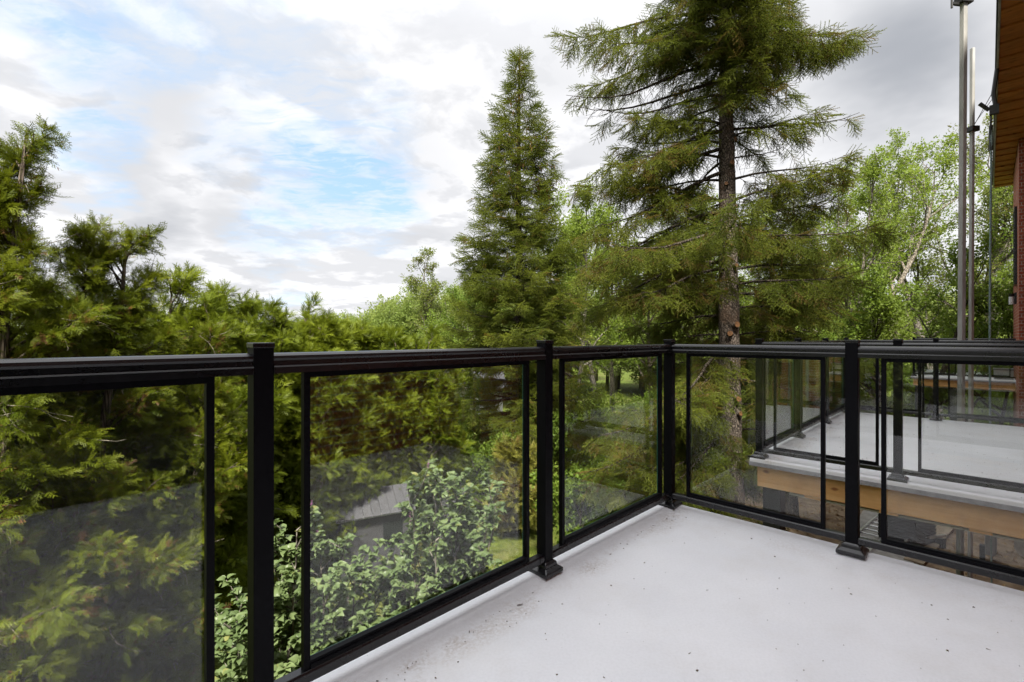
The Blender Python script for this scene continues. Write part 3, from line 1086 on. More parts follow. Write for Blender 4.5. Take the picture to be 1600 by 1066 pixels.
def lilac_leaf(seed):
    """heart-shaped leaf along +Z, face +Y, 0.075 long"""
    r = np.random.default_rng(seed)
    L_ = .062
    prof = [(0.0, .004), (.06, .022), (.22, .030), (.45, .027), (.72, .015), (1.0, 0)]
    mb = MB()
    mid = [np.array([0, -.018 * s * s + .006 * math.sin(3 * s), s * L_]) for s, w_ in prof]
    lf = [m_ + np.array([-w_, w_ * .35, -.004 if i == 1 else 0]) for i, (m_, (s, w_)) in enumerate(zip(mid, prof))]
    rt = [m_ + np.array([w_, w_ * .35, -.004 if i == 1 else 0]) for i, (m_, (s, w_)) in enumerate(zip(mid, prof))]
    n = len(prof)
    vs = mid + lf + rt
    fs = []
    for i in range(n - 1):
        fs += [(i, n + i, n + i + 1, i + 1), (i, i + 1, 2 * n + i + 1, 2 * n + i)]
    mb.add(vs, fs)
    return mb


for k in range(2):
    proto('lilac_leaf%d' % k, lilac_leaf(80 + k), M_lilac, True)
mb = MB()
rb = np.random.default_rng(2)
for i in range(90):
    z = rb.random()
    a = rb.random() * 6.28
    rad = .028 * (1 - z) ** .7 * math.sqrt(rb.random()) + .002
    c = np.array([rad * math.cos(a), rad * math.sin(a), z * .12])
    nr = unit(c * np.array([1, 1, .2]) + rb.normal(size=3) * .01)
    u = unit(np.cross(nr, rb.normal(size=3))) * .006
    v = np.cross(nr, u)
    mb.add([c - u, c + v, c + u, c - v], [(0, 1, 2, 3)])
proto('blossom0', mb, M_blossom)
mb = MB()
for i in range(7):
    z0 = i * .015
    rad = .017 * math.sin(math.pi * (i + .8) / 8.2)
    mb.tube([(0, 0, z0), (0, 0, z0 + .013)], [rad, rad * .75], 6)
proto('cone0', mb, M_cone)
mb = MB()
for i in range(16):
    a, l2 = rb.random() * 6.28, rb.uniform(.05, .11)
    p = np.array([rb.normal(0, .04), rb.normal(0, .04), 0])
    tip = p + np.array([math.cos(a) * .035, math.sin(a) * .035, l2])
    s_ = np.array([-math.sin(a), math.cos(a), 0]) * .004
    mb.add([p - s_, p + s_, tip], [(0, 1, 2)])
proto('tuft0', mb, M_grass)
mb = MB()
mb.add([(-.02, 0, 0), (0, -.012, .004), (.025, 0, .001), (0, .014, .006), (0, 0, 0.0)], [(0, 1, 4), (1, 2, 4), (2, 3, 4), (3, 0, 4)])
proto('litter0', mb, M_litter)

UP = np.array([0, 0, 1.0])


class Pts:
    def __init__(self):
        self.p, self.d, self.h, self.s = [], [], [], []

    def add(self, p, d, h, s):
        self.p.append(p); self.d.append(d); self.h.append(h); self.s.append(s)

    def emit(self, name, keys, parent, seed=0):
        P_ = np.concatenate(self.p)
        return scatter(name, P_, np.concatenate(self.d), np.concatenate(self.h), np.concatenate(self.s), keys, parent, seed)


def polyat(pts, s):
    """points and tangents at parameters s in 0..1 along polyline"""
    k = len(pts) - 1
    f = np.clip(s, 0, .9999) * k
    i = f.astype(int)
    fr = (f - i)[:, None]
    return pts[i] * (1 - fr) + pts[i + 1] * fr, unit(pts[i + 1] - pts[i])


# ------------------------------------------------------------------ cedars
def cedar(name, loc, Ht, Rad, label, group, seed, keys, n_limb=150, dens=34, ssc=1.0, lean=(0, 0), top_sparse=.0, droop=.0, zmin=.04, nlead=3):
    r = np.random.default_rng(seed)
    o = empty(name, loc, 0, label, 'cedar', group)
    tr = MB()
    zz_ = np.linspace(0, 1, 9)
    spine = np.stack([lean[0] * zz_ ** 1.6 + .04 * np.sin(zz_ * 9 + seed), lean[1] * zz_ ** 1.6 + .04 * np.cos(zz_ * 7 + seed), zz_ * Ht * .97], 1)
    tr.tube(spine, .012 * Ht * (1 - zz_) ** .8 + .008, 8)
    P_ = Pts()
    lead = [(0, 0, 1.0)] + [(r.normal(0, .42) * Rad, r.normal(0, .42) * Rad, r.uniform(.78 if nlead < 5 else .86, .97)) for _ in range(nlead - 1)]
    for i in range(n_limb):
        h = zmin + (.985 - zmin) * (i + r.random()) / n_limb
        c0, _ = polyat(spine, np.array([h]))
        lx_, ly_, lh = lead[i % nlead]
        c0 = c0[0] * np.array([1, 1, lh]) + np.array([lx_, ly_, 0]) * min(1, h * 1.5)
        az = r.uniform(0, 2 * math.pi)
        prof = (1 - h) ** (.62 if nlead < 5 else .42) * min(1.0, .62 + h * 2.2)
        ln = Rad * prof * r.uniform(.68, 1.18) * (1.0 if nlead == 1 else .86) + .12
        if r.random() < .10:
            ln *= 1.35
        el = R(r.uniform(12, 42)) + h * R(22)
        d = np.array([math.cos(az) * math.cos(el), math.sin(az) * math.cos(el), math.sin(el)])
        n = 6
        pts = [c0]
        for k in range(n):
            d = unit(d + np.array([0, 0, .10 - droop * k / n]) + r.normal(0, .10, 3))
            pts.append(pts[-1] + d * ln / n)
        pts = np.array(pts)
        tr.tube(pts, np.linspace(.011 + .006 * ln, .0025, n + 1), 4, cap=False)
        m_ = max(6, int(dens * ln))
        s = r.uniform(.22, 1.0, m_) ** .75
        p, t = polyat(pts, s)
        lat = r.normal(0, 1, (m_, 3))
        lat -= t * (lat * t).sum(1)[:, None]
        lat = unit(lat)
        off = r.uniform(0, .17, m_)[:, None] * (.4 + .6 * ln) * lat
        dirs = unit(t * r.uniform(.3, 1.0, m_)[:, None] + lat * .75 + UP * r.normal(.12 - droop, .35, m_)[:, None])
        hint = unit(UP * .55 + r.normal(0, .6, (m_, 3)))
        P_.add(p + off, dirs, hint, ssc * r.uniform(.65, 1.35, m_))
        # side twigs that carry a few sprays
        for k in range(3):
            s0 = r.uniform(.35, .9)
            p0, t0 = polyat(pts, np.array([s0]))
            sd_ = unit(np.cross(t0[0], UP) * r.choice([-1, 1]) + t0[0] * .6 + r.normal(0, .3, 3))
            l3 = ln * r.uniform(.18, .38)
            q = p0[0] + sd_ * l3
            tr.tube([p0[0], (p0[0] + q) / 2 + r.normal(0, .02, 3), q], [.005, .004, .002], 3, cap=False)
            mm = max(3, int(dens * l3 * 1.1))
            ss = r.uniform(.2, 1, mm)[:, None]
            dd = unit(sd_ + r.normal(0, .55, (mm, 3)) + UP * (.1 - droop))
            P_.add(p0[0] + (q - p0[0]) * ss, dd, unit(UP * .55 + r.normal(0, .6, (mm, 3))), ssc * r.uniform(.65, 1.3, mm))
    tr.build('trunk', M_bark_cedar, o, smooth=True)
    if keys[0].startswith('cedar_near'):
        tw = MB()
        allp = np.concatenate(P_.p)
        for i in r.integers(0, len(allp), 260):
            q = allp[i]
            d = unit(np.array([q[0], q[1], r.normal(0, .3)]) + r.normal(0, .5, 3))
            pts = [q - d * .1]
            for k in range(4):
                d = unit(d + r.normal(0, .28, 3))
                pts.append(pts[-1] + d * r.uniform(.05, .13))
            tw.tube(pts, [.0042, .0036, .003, .0022, .0012], 4, cap=False)
            if r.random() < .6:
                e = unit(d + r.normal(0, .7, 3))
                tw.tube([pts[2], pts[2] + e * .09, pts[2] + e * .17 + r.normal(0, .015, 3)], [.0026, .002, .001], 3, cap=False)
        tw.build('twig', M_bark_pale, o, smooth=True)['kind'] = 'stuff'
    P_.emit('crown', keys, o, seed)
    return o


NEAR = ('cedar_near0', 'cedar_near1', 'cedar_near2')
FARC = ('cedar_far0', 'cedar_far1', 'cedar_far2')
HG = 'cedar trees of the boundary hedge'
cedar('cedar_tree', at(5, 3.7), 6.2, 1.0, 'tall bronzed cedar close to the railing, highest of the hedge, cut by the frame edge', HG, 11, NEAR, 240, 145, .48, (.12, 0), droop=.12)
cedar('cedar_tree', at(150, 4.5), 5.55, 1.05, 'bronze tinged cedar with a ragged leaning top, second in the hedge from the railing', HG, 12, NEAR, 240, 145, .48, (.22, 0), droop=.12)
cedar('cedar_tree', at(40, 6.2), 5.3, 1.3, 'green cedar filling the hedge behind the two bronze ones', HG, 13, FARC, 190, 85, .70)
hedge = [(262, 6.4, 5.25, 1.15, 'rounded olive cedar next to the ragged bronze one in the hedge'),
         (345, 8.0, 5.30, 1.10, 'pointed cedar sticking up above its hedge neighbours'),
         (415, 8.6, 5.02, 1.20, 'green hedge cedar behind the tall black post'),
         (480, 9.2, 4.92, 1.20, 'green hedge cedar over the lilac bush'),
         (545, 9.8, 4.72, 1.20, 'low green hedge cedar above the grey shed roof'),
         (610, 10.3, 4.60, 1.20, 'low yellow-green hedge cedar just beyond the shed'),
         (668, 10.9, 4.50, 1.10, 'last low hedge cedar, touching the spruce branches')]
for i, (x, Y, h, rad, lab) in enumerate(hedge):
    cedar('cedar_tree', at(x, Y), h, rad, lab, HG, 30 + i, FARC, 230, 92, .70, nlead=6)

for i, (t, mm, h) in enumerate([(-3.2, 5.2, 6.0), (-5.2, 5.4, 6.4), (-7.2, 5.0, 6.2), (-9.2, 4.6, 6.6), (-11.2, 3.4, 6.3), (-12.2, 1.6, 6.8), (-12.6, -.4, 6.5)]):
    c = HW(t, mm, GZ)
    cedar('cedar_tree', c, h, 1.35, ['dark cedar mirrored in the glass, continuing the hedge past the bronze ones',
          'second cedar past the bronze ones, seen only as a reflection', 'third cedar past the bronze ones, seen only as a reflection',
          'fourth cedar past the bronze ones, seen only as a reflection', 'fifth cedar past the bronze ones, seen only as a reflection',
          'sixth cedar past the bronze ones, seen only as a reflection', 'cedar closest to the house wall, seen only as a reflection'][i], HG, 50 + i, FARC, 130, 40, 1.2)

# ------------------------------------------------------------------ spruces
def spruce(name, loc, Ht, rprof, label, seed, keys, mat, whorl=.34, per=6, dens=13, ssc=1.0, trunk_r=.16, bend=None, zmin=.06, skip=None, droop=.35, extra=None, dead=0.0, stubs=None, group=None, up_tip=.25, zj=.06, hang=0.0):
    r = np.random.default_rng(seed)
    o = empty(name, loc, 0, label, 'spruce', group)
    tr = MB()
    zz_ = np.linspace(0, 1, 14)
    bx = np.interp(zz_, [0, .3, 1], bend) if bend else .05 * np.sin(zz_ * 4 + seed)
    spine = np.stack([bx, .03 * np.sin(zz_ * 5 + seed), zz_ * Ht], 1)
    rad = trunk_r * (1 - zz_) ** .85 + .012 + trunk_r * .28 * np.exp(-zz_ * 18)
    fine = np.linspace(0, 1, 60)
    sp2 = np.stack([np.interp(fine, zz_, spine[:, k]) for k in range(3)], 1)
    rd2 = np.interp(fine, zz_, rad) * (1 + r.normal(0, .035, 60))
    tr.tube(sp2, rd2, 14)
    lb = MB()
    P_ = Pts()
    limbs = []
    z = zmin * Ht
    while z < Ht * .985:
        h = z / Ht
        k = max(3, int(round(per * (1 - .35 * h))))
        a0 = r.uniform(0, 6.28)
        for i in range(k):
            az = a0 + i * 2 * math.pi / k + r.normal(0, .25)
            ln = rprof(h, az) * (r.uniform(.78, 1.15) if hang == 0 else r.uniform(.60, 1.25))
            if ln < .08 or (skip and skip(h, az, r)):
                continue
            limbs.append((z + r.normal(0, zj), az, ln, R(8) + R(38) * h ** 1.5, r.random() < dead))
        z += whorl * (1 - .45 * h) * r.uniform(.8, 1.2)
    limbs += extra or []
    for (z, az, ln, el, bare) in limbs:
        h = z / Ht
        c0, _ = polyat(spine, np.array([h]))
        d = np.array([math.cos(az) * math.cos(el), math.sin(az) * math.cos(el), math.sin(el)])
        n = 8
        pts = [c0[0]]
        for k in range(n):
            s = k / n
            d = unit(d + np.array([0, 0, -droop * (.55 - s) * .5 if s < .55 else up_tip * (s - .5)]) + r.normal(0, .06, 3))
            pts.append(pts[-1] + d * ln / n)
        pts = np.array(pts)
        lb.tube(pts, np.linspace(.007 + .011 * ln, .003, n + 1), 5, cap=False)
        m_ = max(3, int(ln * (8.5 if not bare else 5)))
        for k in range(m_):
            s0 = .10 + .88 * (k + r.random() * .8) / m_
            p0, t0 = polyat(pts, np.array([s0]))
            p0, t0 = p0[0], t0[0]
            sd_ = np.cross(t0, UP) * (1 if k % 2 else -1)
            dd = unit(sd_ * .85 + t0 * .75 + np.array([0, 0, -.30 * droop / .35]) + r.normal(0, .14, 3))
            l3 = min(.62, ln * .42) * (1.12 - .75 * s0) * r.uniform(.7, 1.25) + .06
            q1 = p0 + dd * l3 * .5
            q2 = q1 + unit(dd + np.array([0, 0, -.45])) * l3 * .5
            lb.tube([p0, q1, q2], [.006, .004, .002], 3, cap=False)
            if bare and r.random() < .8:
                for kk in range(3):
                    e = p0 + (q2 - p0) * r.uniform(.3, 1) + r.normal(0, .06, 3)
                    lb.tube([p0 + (q2 - p0) * r.uniform(.2, .6), e], [.0035, .0015], 3, cap=False)
                continue
            if s0 < .22 and r.random() < (.6 if hang == 0 else .25):
                continue
            mm = max(2, int(dens * l3 + r.random()))
            ss = r.uniform(.05, 1, mm)[:, None]
            bp = np.where(ss < .5, p0 + (q1 - p0) * ss * 2, q1 + (q2 - q1) * (ss - .5) * 2)
            dirs = unit(dd * .8 + r.normal(0, .28, (mm, 3)) + UP * r.normal(-.10, .20, mm)[:, None])
            P_.add(bp, dirs, unit(UP + r.normal(0, .35, (mm, 3))), ssc * r.uniform(.6, 1.2, mm))
            mh = int(mm * hang + r.random())
            if mh:
                P_.add(bp[r.integers(0, mm, mh)], unit(r.normal(0, .32, (mh, 3)) - UP + dd * .25), unit(dd + r.normal(0, .4, (mh, 3))), ssc * r.uniform(.55, 1.15, mh))
        if not bare:
            mm = max(3, int(ln * 3))
            s = r.uniform(.5, 1.0, mm)
            p, t = polyat(pts, s)
            P_.add(p, unit(t + r.normal(0, .3, (mm, 3))), unit(UP + r.normal(0, .3, (mm, 3))), ssc * r.uniform(.6, 1.15, mm))
    # leader
    P_.add(spine[-1:] - np.array([[0, 0, .25]]), np.array([[0, 0, 1.0]]), np.array([[0, -1.0, 0]]), np.array([ssc]))
    tr.build('trunk', mat, o, smooth=True)
    lb.build('limb', M_bark_dark, o, smooth=True)['kind'] = 'stuff'
    for (z, az, ln, rr2) in (stubs or []):
        c0, _ = polyat(spine, np.array([z / Ht]))
        r0 = np.interp(z / Ht, zz_, rad)
        dv = np.array([math.cos(az), math.sin(az), .15])
        mb_ = MB()
        mb_.tube([c0[0] + dv * r0 * .7, c0[0] + dv * (r0 + ln * .5), c0[0] + dv * (r0 + ln)], [rr2 * 1.35, rr2 * 1.1, rr2], 10, cap=False)
        st = mb_.build('branch_stub', mat, o, smooth=True)
        cp = MB()
        cp.tube([c0[0] + dv * (r0 + ln * .96), c0[0] + dv * (r0 + ln + .004)], rr2 * .97, 10)
        cp.build('cut_face', M_cut, st)
    P_.emit('crown', keys, o, seed)
    return o, np.concatenate(P_.p)


SN = ('spruce_near0', 'spruce_near1', 'spruce_near2')
SF = ('spruce_far0', 'spruce_far1', 'spruce_far2')
Y1 = 14.0
H1 = EYE + (HOR - 75) / F * Y1 - GZ


def prof1(h, az):
    return float(np.interp(h, [0, .2, .385, .53, .63, .75, .85, .92, 1], [2.1, 2.25, 1.95, 1.50, 1.22, .93, .52, .24, .03]))


s1, s1p = spruce('spruce_tree', at(813, Y1), H1, prof1, 'slim conical spruce with brown cones near its tip, standing free against the sky', 71, SF, M_bark_dark, whorl=.50, per=8, dens=15, ssc=1.15, up_tip=.7, zj=.03,
                 trunk_r=.17, droop=.26)
r = np.random.default_rng(5)
sel = s1p[(s1p[:, 2] > H1 * .66)]
sel = sel[r.integers(0, len(sel), 420)]
scatter('cone', sel + r.normal(0, .05, sel.shape) - np.array([0, 0, .06]), np.tile([0, 0, -1.0], (len(sel), 1)) + r.normal(0, .15, sel.shape), r.normal(size=sel.shape), r.uniform(.8, 1.25, len(sel)), ('cone0',), s1)

Y2 = 8.4
H2 = 14.6


def azpx(dx, dy):
    return math.atan2(dy, dx)


def z_at(y, Y):
    return EYE + (HOR - y) / F * Y - GZ


TOCAM = math.atan2(-1, -.43)


def adiff(a, c):
    return abs((a - c + math.pi) % (2 * math.pi) - math.pi)


def prof2(h, az):
    z = h * H2
    zs = [0, 2.0, 4.0, 4.7, 5.6, 6.9, 7.6, 8.2, 9.0, 9.7, 10.3, 12, H2]
    right = np.interp(z, zs, [.8, 1.1, 1.6, 1.85, 1.75, 1.85, 1.6, .8, .65, .85, 1.1, 1.0, .1])
    left = np.interp(z, zs, [1.2, 1.8, 2.0, 2.2, 2.4, 2.6, 2.4, 1.6, 1.4, 1.7, 1.7, 1.3, .1])
    c = math.cos(az)
    side = 1.0 * (1 - abs(c)) * np.interp(z, zs, [1.2, 1.7, 1.9, 2, 2, 1.9, 1.8, 1.7, 1.7, 1.7, 1.7, 1.2, .1])
    return float(max(0, c) * right + max(0, -c) * left + side)


def skip2(h, az, r):
    z = h * H2
    if z < 4.3 and adiff(az, TOCAM) < R(58):
        return True
    if 4.1 < z < 8.9 and adiff(az, TOCAM) < R(62):
        return r.random() < .93
    return r.random() < .12


extra2 = [(10.05, R(178), 2.8, R(4), False), (9.75, R(190), 2.65, R(-2), False), (9.5, R(172), 2.6, R(6), False), (9.15, R(183), 2.9, R(2), True), (8.85, R(176), 2.7, R(-4), True), (8.6, R(192), 2.4, R(-6), True),
          (9.35, R(4), 2.25, R(14), False), (9.6, R(-14), 2.0, R(12), False), (9.9, R(8), 2.2, R(8), False), (8.0, R(-30), 1.9, R(-2), True),
          (8.0, R(200), 2.6, R(-5), False), (7.7, R(165), 2.7, R(-3), False), (7.3, R(190), 2.8, R(-8), False), (6.6, R(195), 3.0, R(-4), False), (6.2, R(215), 2.9, R(0), False), (5.9, R(175), 2.8, R(-6), False),
          (5.6, R(215), 2.4, R(4), False),
          (8.9, R(-95), 1.1, R(5), False), (9.15, R(-115), 1.1, R(5), False), (8.55, R(-100), .9, R(0), False), (9.2, R(-70), 1.2, R(8), False), (9.7, R(-130), 1.4, R(8), False), (10.2, R(-110), 1.2, R(10), False), (8.75, R(-60), 1.1, R(0), False),
          (4.2, R(224), 2.8, R(2), False), (3.7, R(212), 2.9, R(0), False), (3.2, R(206), 2.8, R(2), False), (2.7, R(221), 2.4, R(5), False), (2.2, R(212), 2.4, R(5), False),
          (3.9, R(222), 2.2, R(2), False), (3.4, R(216), 2.3, R(-2), False), (2.9, R(224), 2.2, R(0), False), (2.4, R(219), 2.2, R(2), False), (2.0, R(225), 2.1, R(6), False)]
rs = np.random.default_rng(8)
stubs2 = [(4.45, R(-110), .05, .045), (4.6, R(-80), .06, .05), (5.2, R(-125), .04, .03), (5.6, R(-75), .05, .035), (5.95, R(-95), .04, .03), (6.6, R(-70), .06, .035), (7.0, R(-118), .04, .03),
          (7.35, R(-85), .05, .045), (7.75, R(-65), .06, .04), (3.35, R(-80), .06, .05), (3.1, R(-70), .05, .04), (8.2, R(-100), .04, .03)]
s2, _ = spruce('spruce_tree', at(1138, Y2), H2, prof2, 'huge spruce with a thick bare trunk showing cut branch stubs, beside the deck corner', 72, SN, M_bark_spruce, whorl=.44, per=6, dens=17, ssc=.95, hang=.5, trunk_r=.215, up_tip=.5,
               bend=(.06, .0, -.12), zmin=.1, skip=skip2, droop=.48, extra=extra2, dead=.07, stubs=stubs2)

Y3 = 11.6
H3 = z_at(300, Y3)
s3, _ = spruce('spruce_tree', at(1238, Y3), H3, lambda h, az: 1.45 * min(1, (1 - h) / .6) ** .7 + .05, 'dark spruce right behind the huge trunk, its edge against the pale leafy trees', 73, SF, M_bark_dark, whorl=.42, per=5, dens=17, ssc=1.0, trunk_r=.13, droop=.55, zmin=.30, hang=.6, zj=.15)
# ------------------------------------------------------------------ broadleaf trees
def broadleaf(name, loc, Ht, spread, label, cat, seed, keys, mat, trunk_r=.14, lean=(0, 0), stems=1, dens=7.0, ssc=1.0, fork=.3, n1=13, n2=5, n3=4, up=.35, group=None, lsc=1.0):
    r = np.random.default_rng(seed)
    o = empty(name, loc, 0, label, cat, group)
    tr = MB()
    P_ = Pts()

    def walk(p, d, ln, n, tropism, wob):
        pts = [np.array(p)]
        for k in range(n):
            d = unit(d + UP * tropism + r.normal(0, wob, 3))
            pts.append(pts[-1] + d * ln / n)
        return np.array(pts)

    def leaves(pts, ln, a=.25):
        m_ = max(2, int(ln * dens))
        s = r.uniform(a, 1.0, m_)
        p, t = polyat(pts, s)
        P_.add(p + r.normal(0, .06, (m_, 3)) * lsc, unit(t + r.normal(0, .7, (m_, 3))), r.normal(size=(m_, 3)), ssc * r.uniform(.65, 1.3, m_))

    for st in range(stems):
        a = r.uniform(0, 6.28)
        off = np.array([math.cos(a), math.sin(a), 0]) * (.12 if stems > 1 else 0)
        d0 = unit(np.array([lean[0] + (math.cos(a) * .35 if stems > 1 else 0), lean[1] + (math.sin(a) * .35 if stems > 1 else 0), 1.0]))
        hh = Ht * (.95 if st == 0 else r.uniform(.65, .9))
        tp = walk(off, d0, hh, 10, .03, .07)
        tp[0][2] = -.1
        tr.tube(tp, np.linspace(trunk_r, .012, 11) * (1 if stems == 1 else .7), 8)
        for i in range(n1):
            s0 = fork + (.97 - fork) * (i + r.random()) / n1
            p0, t0 = polyat(tp, np.array([s0]))
            az = r.uniform(0, 6.28)
            rel = (s0 - fork) / (1 - fork)
            ln = spread * (1.05 - .65 * rel ** 1.5) * r.uniform(.7, 1.15)
            el = R(25) + R(35) * rel
            d = unit(np.array([math.cos(az) * math.cos(el), math.sin(az) * math.cos(el), math.sin(el)]) + t0[0] * .25)
            b1 = walk(p0[0], d, ln, 7, up * .16, .13)
            r1 = trunk_r * (1 - s0) * .55 + .015
            tr.tube(b1, np.linspace(r1, .006, 8), 6, cap=False)
            leaves(b1, ln, .55)
            for j in range(n2):
                s1_ = .25 + .72 * (j + r.random()) / n2
                q0, t1 = polyat(b1, np.array([s1_]))
                d2 = unit(t1[0] * .7 + unit(r.normal(size=3)) * .8 + UP * .2)
                l2 = ln * .55 * (1.15 - .7 * s1_) * r.uniform(.7, 1.2)
                b2 = walk(q0[0], d2, l2, 5, up * .12, .16)
                tr.tube(b2, np.linspace(r1 * .4 + .003, .003, 6), 4, cap=False)
                leaves(b2, l2, .25)
                for k in range(n3):
                    s2_ = .25 + .7 * (k + r.random()) / n3
                    q2, t2 = polyat(b2, np.array([s2_]))
                    d3 = unit(t2[0] * .6 + unit(r.normal(size=3)) * .9 + UP * .1)
                    l3 = l2 * .5 * r.uniform(.6, 1.2)
                    b3 = walk(q2[0], d3, l3, 3, .05, .18)
                    tr.tube(b3, np.linspace(.006, .002, 4), 3, cap=False)
                    leaves(b3, l3, .1)
    tr.build('trunk', mat, o, smooth=True)
    P_.emit('crown', keys, o, seed)
    return o


LT = ('light0', 'light1', 'light2')
MD = ('mid0', 'mid1', 'mid2')
SPK = ('sparse0', 'sparse1', 'sparse2')
FR = ('far0', 'far1', 'far2')


def bt(x, Y, ytop, spread, label, seed, keys, mat, cat='tree', **kw):
    return broadleaf('broadleaf_tree', at(x, Y), z_at(ytop, Y), spread, label, cat, seed, keys, mat, group='leafy trees behind the balconies', **kw)


bt(905, 17.5, 265, 2.8, 'fresh green leafy tree between the slim spruce and the huge trunk', 101, LT, M_bark_grey, trunk_r=.13, dens=8)
bt(862, 20, 330, 2.7, 'bright leafy tree just off the slim spruce, half hidden by it', 102, LT, M_bark_dark, trunk_r=.12, dens=8)
bt(960, 22, 350, 2.9, 'mid green tree low between the two tall spruces', 103, MD, M_bark_grey, trunk_r=.14, dens=8)
bt(1272, 17, 180, 3.3, 'pale barked tree whose trunk leans strongly, behind the second deck railing', 104, LT, M_bark_pale, trunk_r=.17, lean=(.42, 0), dens=4.6, fork=.35)
bt(1335, 19, 205, 3.3, 'grey barked leafy tree just beyond the leaning pale trunk', 105, LT, M_bark_grey, trunk_r=.16, lean=(.18, 0), dens=4.6)
bt(1395, 15, 370, 2.4, 'small dark stemmed tree with several trunks, behind the second deck', 106, MD, M_bark_dark, trunk_r=.11, stems=3, dens=7, n1=7)
bt(1420, 22, 225, 3.7, 'rounded yellow-green tree standing behind the dark many stemmed one', 107, LT, M_bark_pale, trunk_r=.18, dens=4.4)
bt(1475, 18, 180, 3.5, 'tall thinly leaved tree behind the two steel poles', 108, SPK, M_bark_grey, trunk_r=.19, lean=(-.02, 0), dens=8, up=.6)
bt(1560, 19, 195, 3.7, 'thinly leaved tree with long bare limbs between rope and brick wall', 109, SPK, M_bark_grey, trunk_r=.22, lean=(-.2, 0), dens=7, up=.4)
bt(1530, 14.5, 455, 2.4, 'low bushy tree under the thin ones, next to the brick wall', 110, MD, M_bark_dark, trunk_r=.10, stems=2, dens=7, n1=7)
bt(664, 24, 392, 2.6, 'small airy tree rising above the hedge end beside the slim spruce', 111, SPK, M_bark_grey, trunk_r=.13, dens=9, up=.7)
bt(735, 21, 470, 2.8, 'mid green tree low behind the slim spruce branches', 112, MD, M_bark_grey, trunk_r=.12, dens=8)
bt(1308, 15.5, 235, 2.3, 'young leafy tree with a slanting stem next to the dark spruce', 116, LT, M_bark_pale, trunk_r=.10, lean=(.2, 0), dens=5)
bt(885, 15.8, 300, 1.9, 'pale green leafy tree close in front of the gap beside the slim spruce', 141, LT, M_bark_grey, trunk_r=.11, dens=8)
bt(945, 17, 330, 2.2, 'bright spring tree under the long left boughs of the huge spruce', 142, LT, M_bark_grey, trunk_r=.12, dens=8)
bt(1010, 19, 380, 2.4, 'bright spring tree low behind the railing corner', 143, LT, M_bark_dark, trunk_r=.12, dens=8)
bt(1365, 17.5, 255, 2.8, 'wide pale leafed tree in the middle of the canopy above the second deck', 144, LT, M_bark_pale, trunk_r=.12, lean=(-.12, 0), dens=4.6)
bt(1455, 20, 250, 3.0, 'light leafy tree left of the taller steel pole', 145, LT, M_bark_pale, trunk_r=.13, lean=(.1, 0), dens=4.4)
bt(1535, 22, 300, 3.0, 'light leafy tree behind the hanging rope', 146, LT, M_bark_grey, trunk_r=.14, dens=4.5)
bt(1195, 21, 330, 3.2, 'light green tree showing behind the dark spruce', 113, LT, M_bark_grey, trunk_r=.14, dens=7)
bt(1075, 20, 330, 3.2, 'bright tree filling the gap behind the huge spruce trunk', 114, LT, M_bark_grey, trunk_r=.14, dens=7)
bt(1650, 16, 330, 3.2, 'leafy tree half hidden behind the brick wall end', 115, MD, M_bark_grey, trunk_r=.14, dens=6)


def shrub(x, Y, h, sp, label, seed, keys, mat=None, cat='shrub', stems=5, dens=9, **kw):
    return broadleaf('green_shrub', at(x, Y), h, sp, label, cat, seed, keys, mat or M_bark_dark, trunk_r=.035, stems=stems, dens=dens, n1=7, n2=4, n3=2, fork=.15, group='shrubs on the lawn', ssc=.8, **kw)


shrub(770, 11.8, 2.3, 1.0, 'round green shrub beyond the lawn under the slim spruce', 121, MD)
shrub(860, 13, 2.4, 1.0, 'green shrub on the lawn seen beside the middle post', 122, MD)
shrub(925, 15, 2.7, 1.2, 'green shrub low behind the corner panel of glass', 123, LT)
shrub(1010, 16.5, 2.8, 1.2, 'green shrub low behind the corner post', 124, MD)
shrub(1230, 15.5, 3.2, 1.3, 'green shrub behind the second deck front railing', 125, MD)
shrub(1340, 16, 3.2, 1.3, 'green shrub beyond the second deck, left of the distant deck', 126, LT)
shrub(1450, 19.5, 3.4, 1.4, 'green shrub under the distant deck', 127, MD)
shrub(1530, 21, 3.4, 1.4, 'green shrub behind the poles under the distant deck', 128, LT)
shrub(1290, 20, 3.6, 1.5, 'wide green shrub behind the second deck corner', 129, LT)
shrub(700, 13, 2.0, .9, 'green shrub between hedge end and slim spruce', 130, MD)
shrub(1578, 17, 3.0, 1.3, 'green shrub by the foot of the brick wall', 134, MD)
shrub(905, 9.2, 1.9, .8, 'green shrub under the deck edge, behind the small corner panel of glass', 131, MD)
shrub(965, 10.2, 2.1, .8, 'pale green shrub close behind the corner post', 132, LT)
shrub(1085, 11.0, 2.4, .9, 'green shrub at the foot of the huge trunk', 133, MD)
jn = cedar('juniper_bush', at(805, 11.0), 2.0, .75, 'yellow-green juniper bush by the lawn edge', None, 45, ('juniper0', 'juniper1', 'juniper2'), 90, 36, 1.1)
jn['category'] = 'juniper'

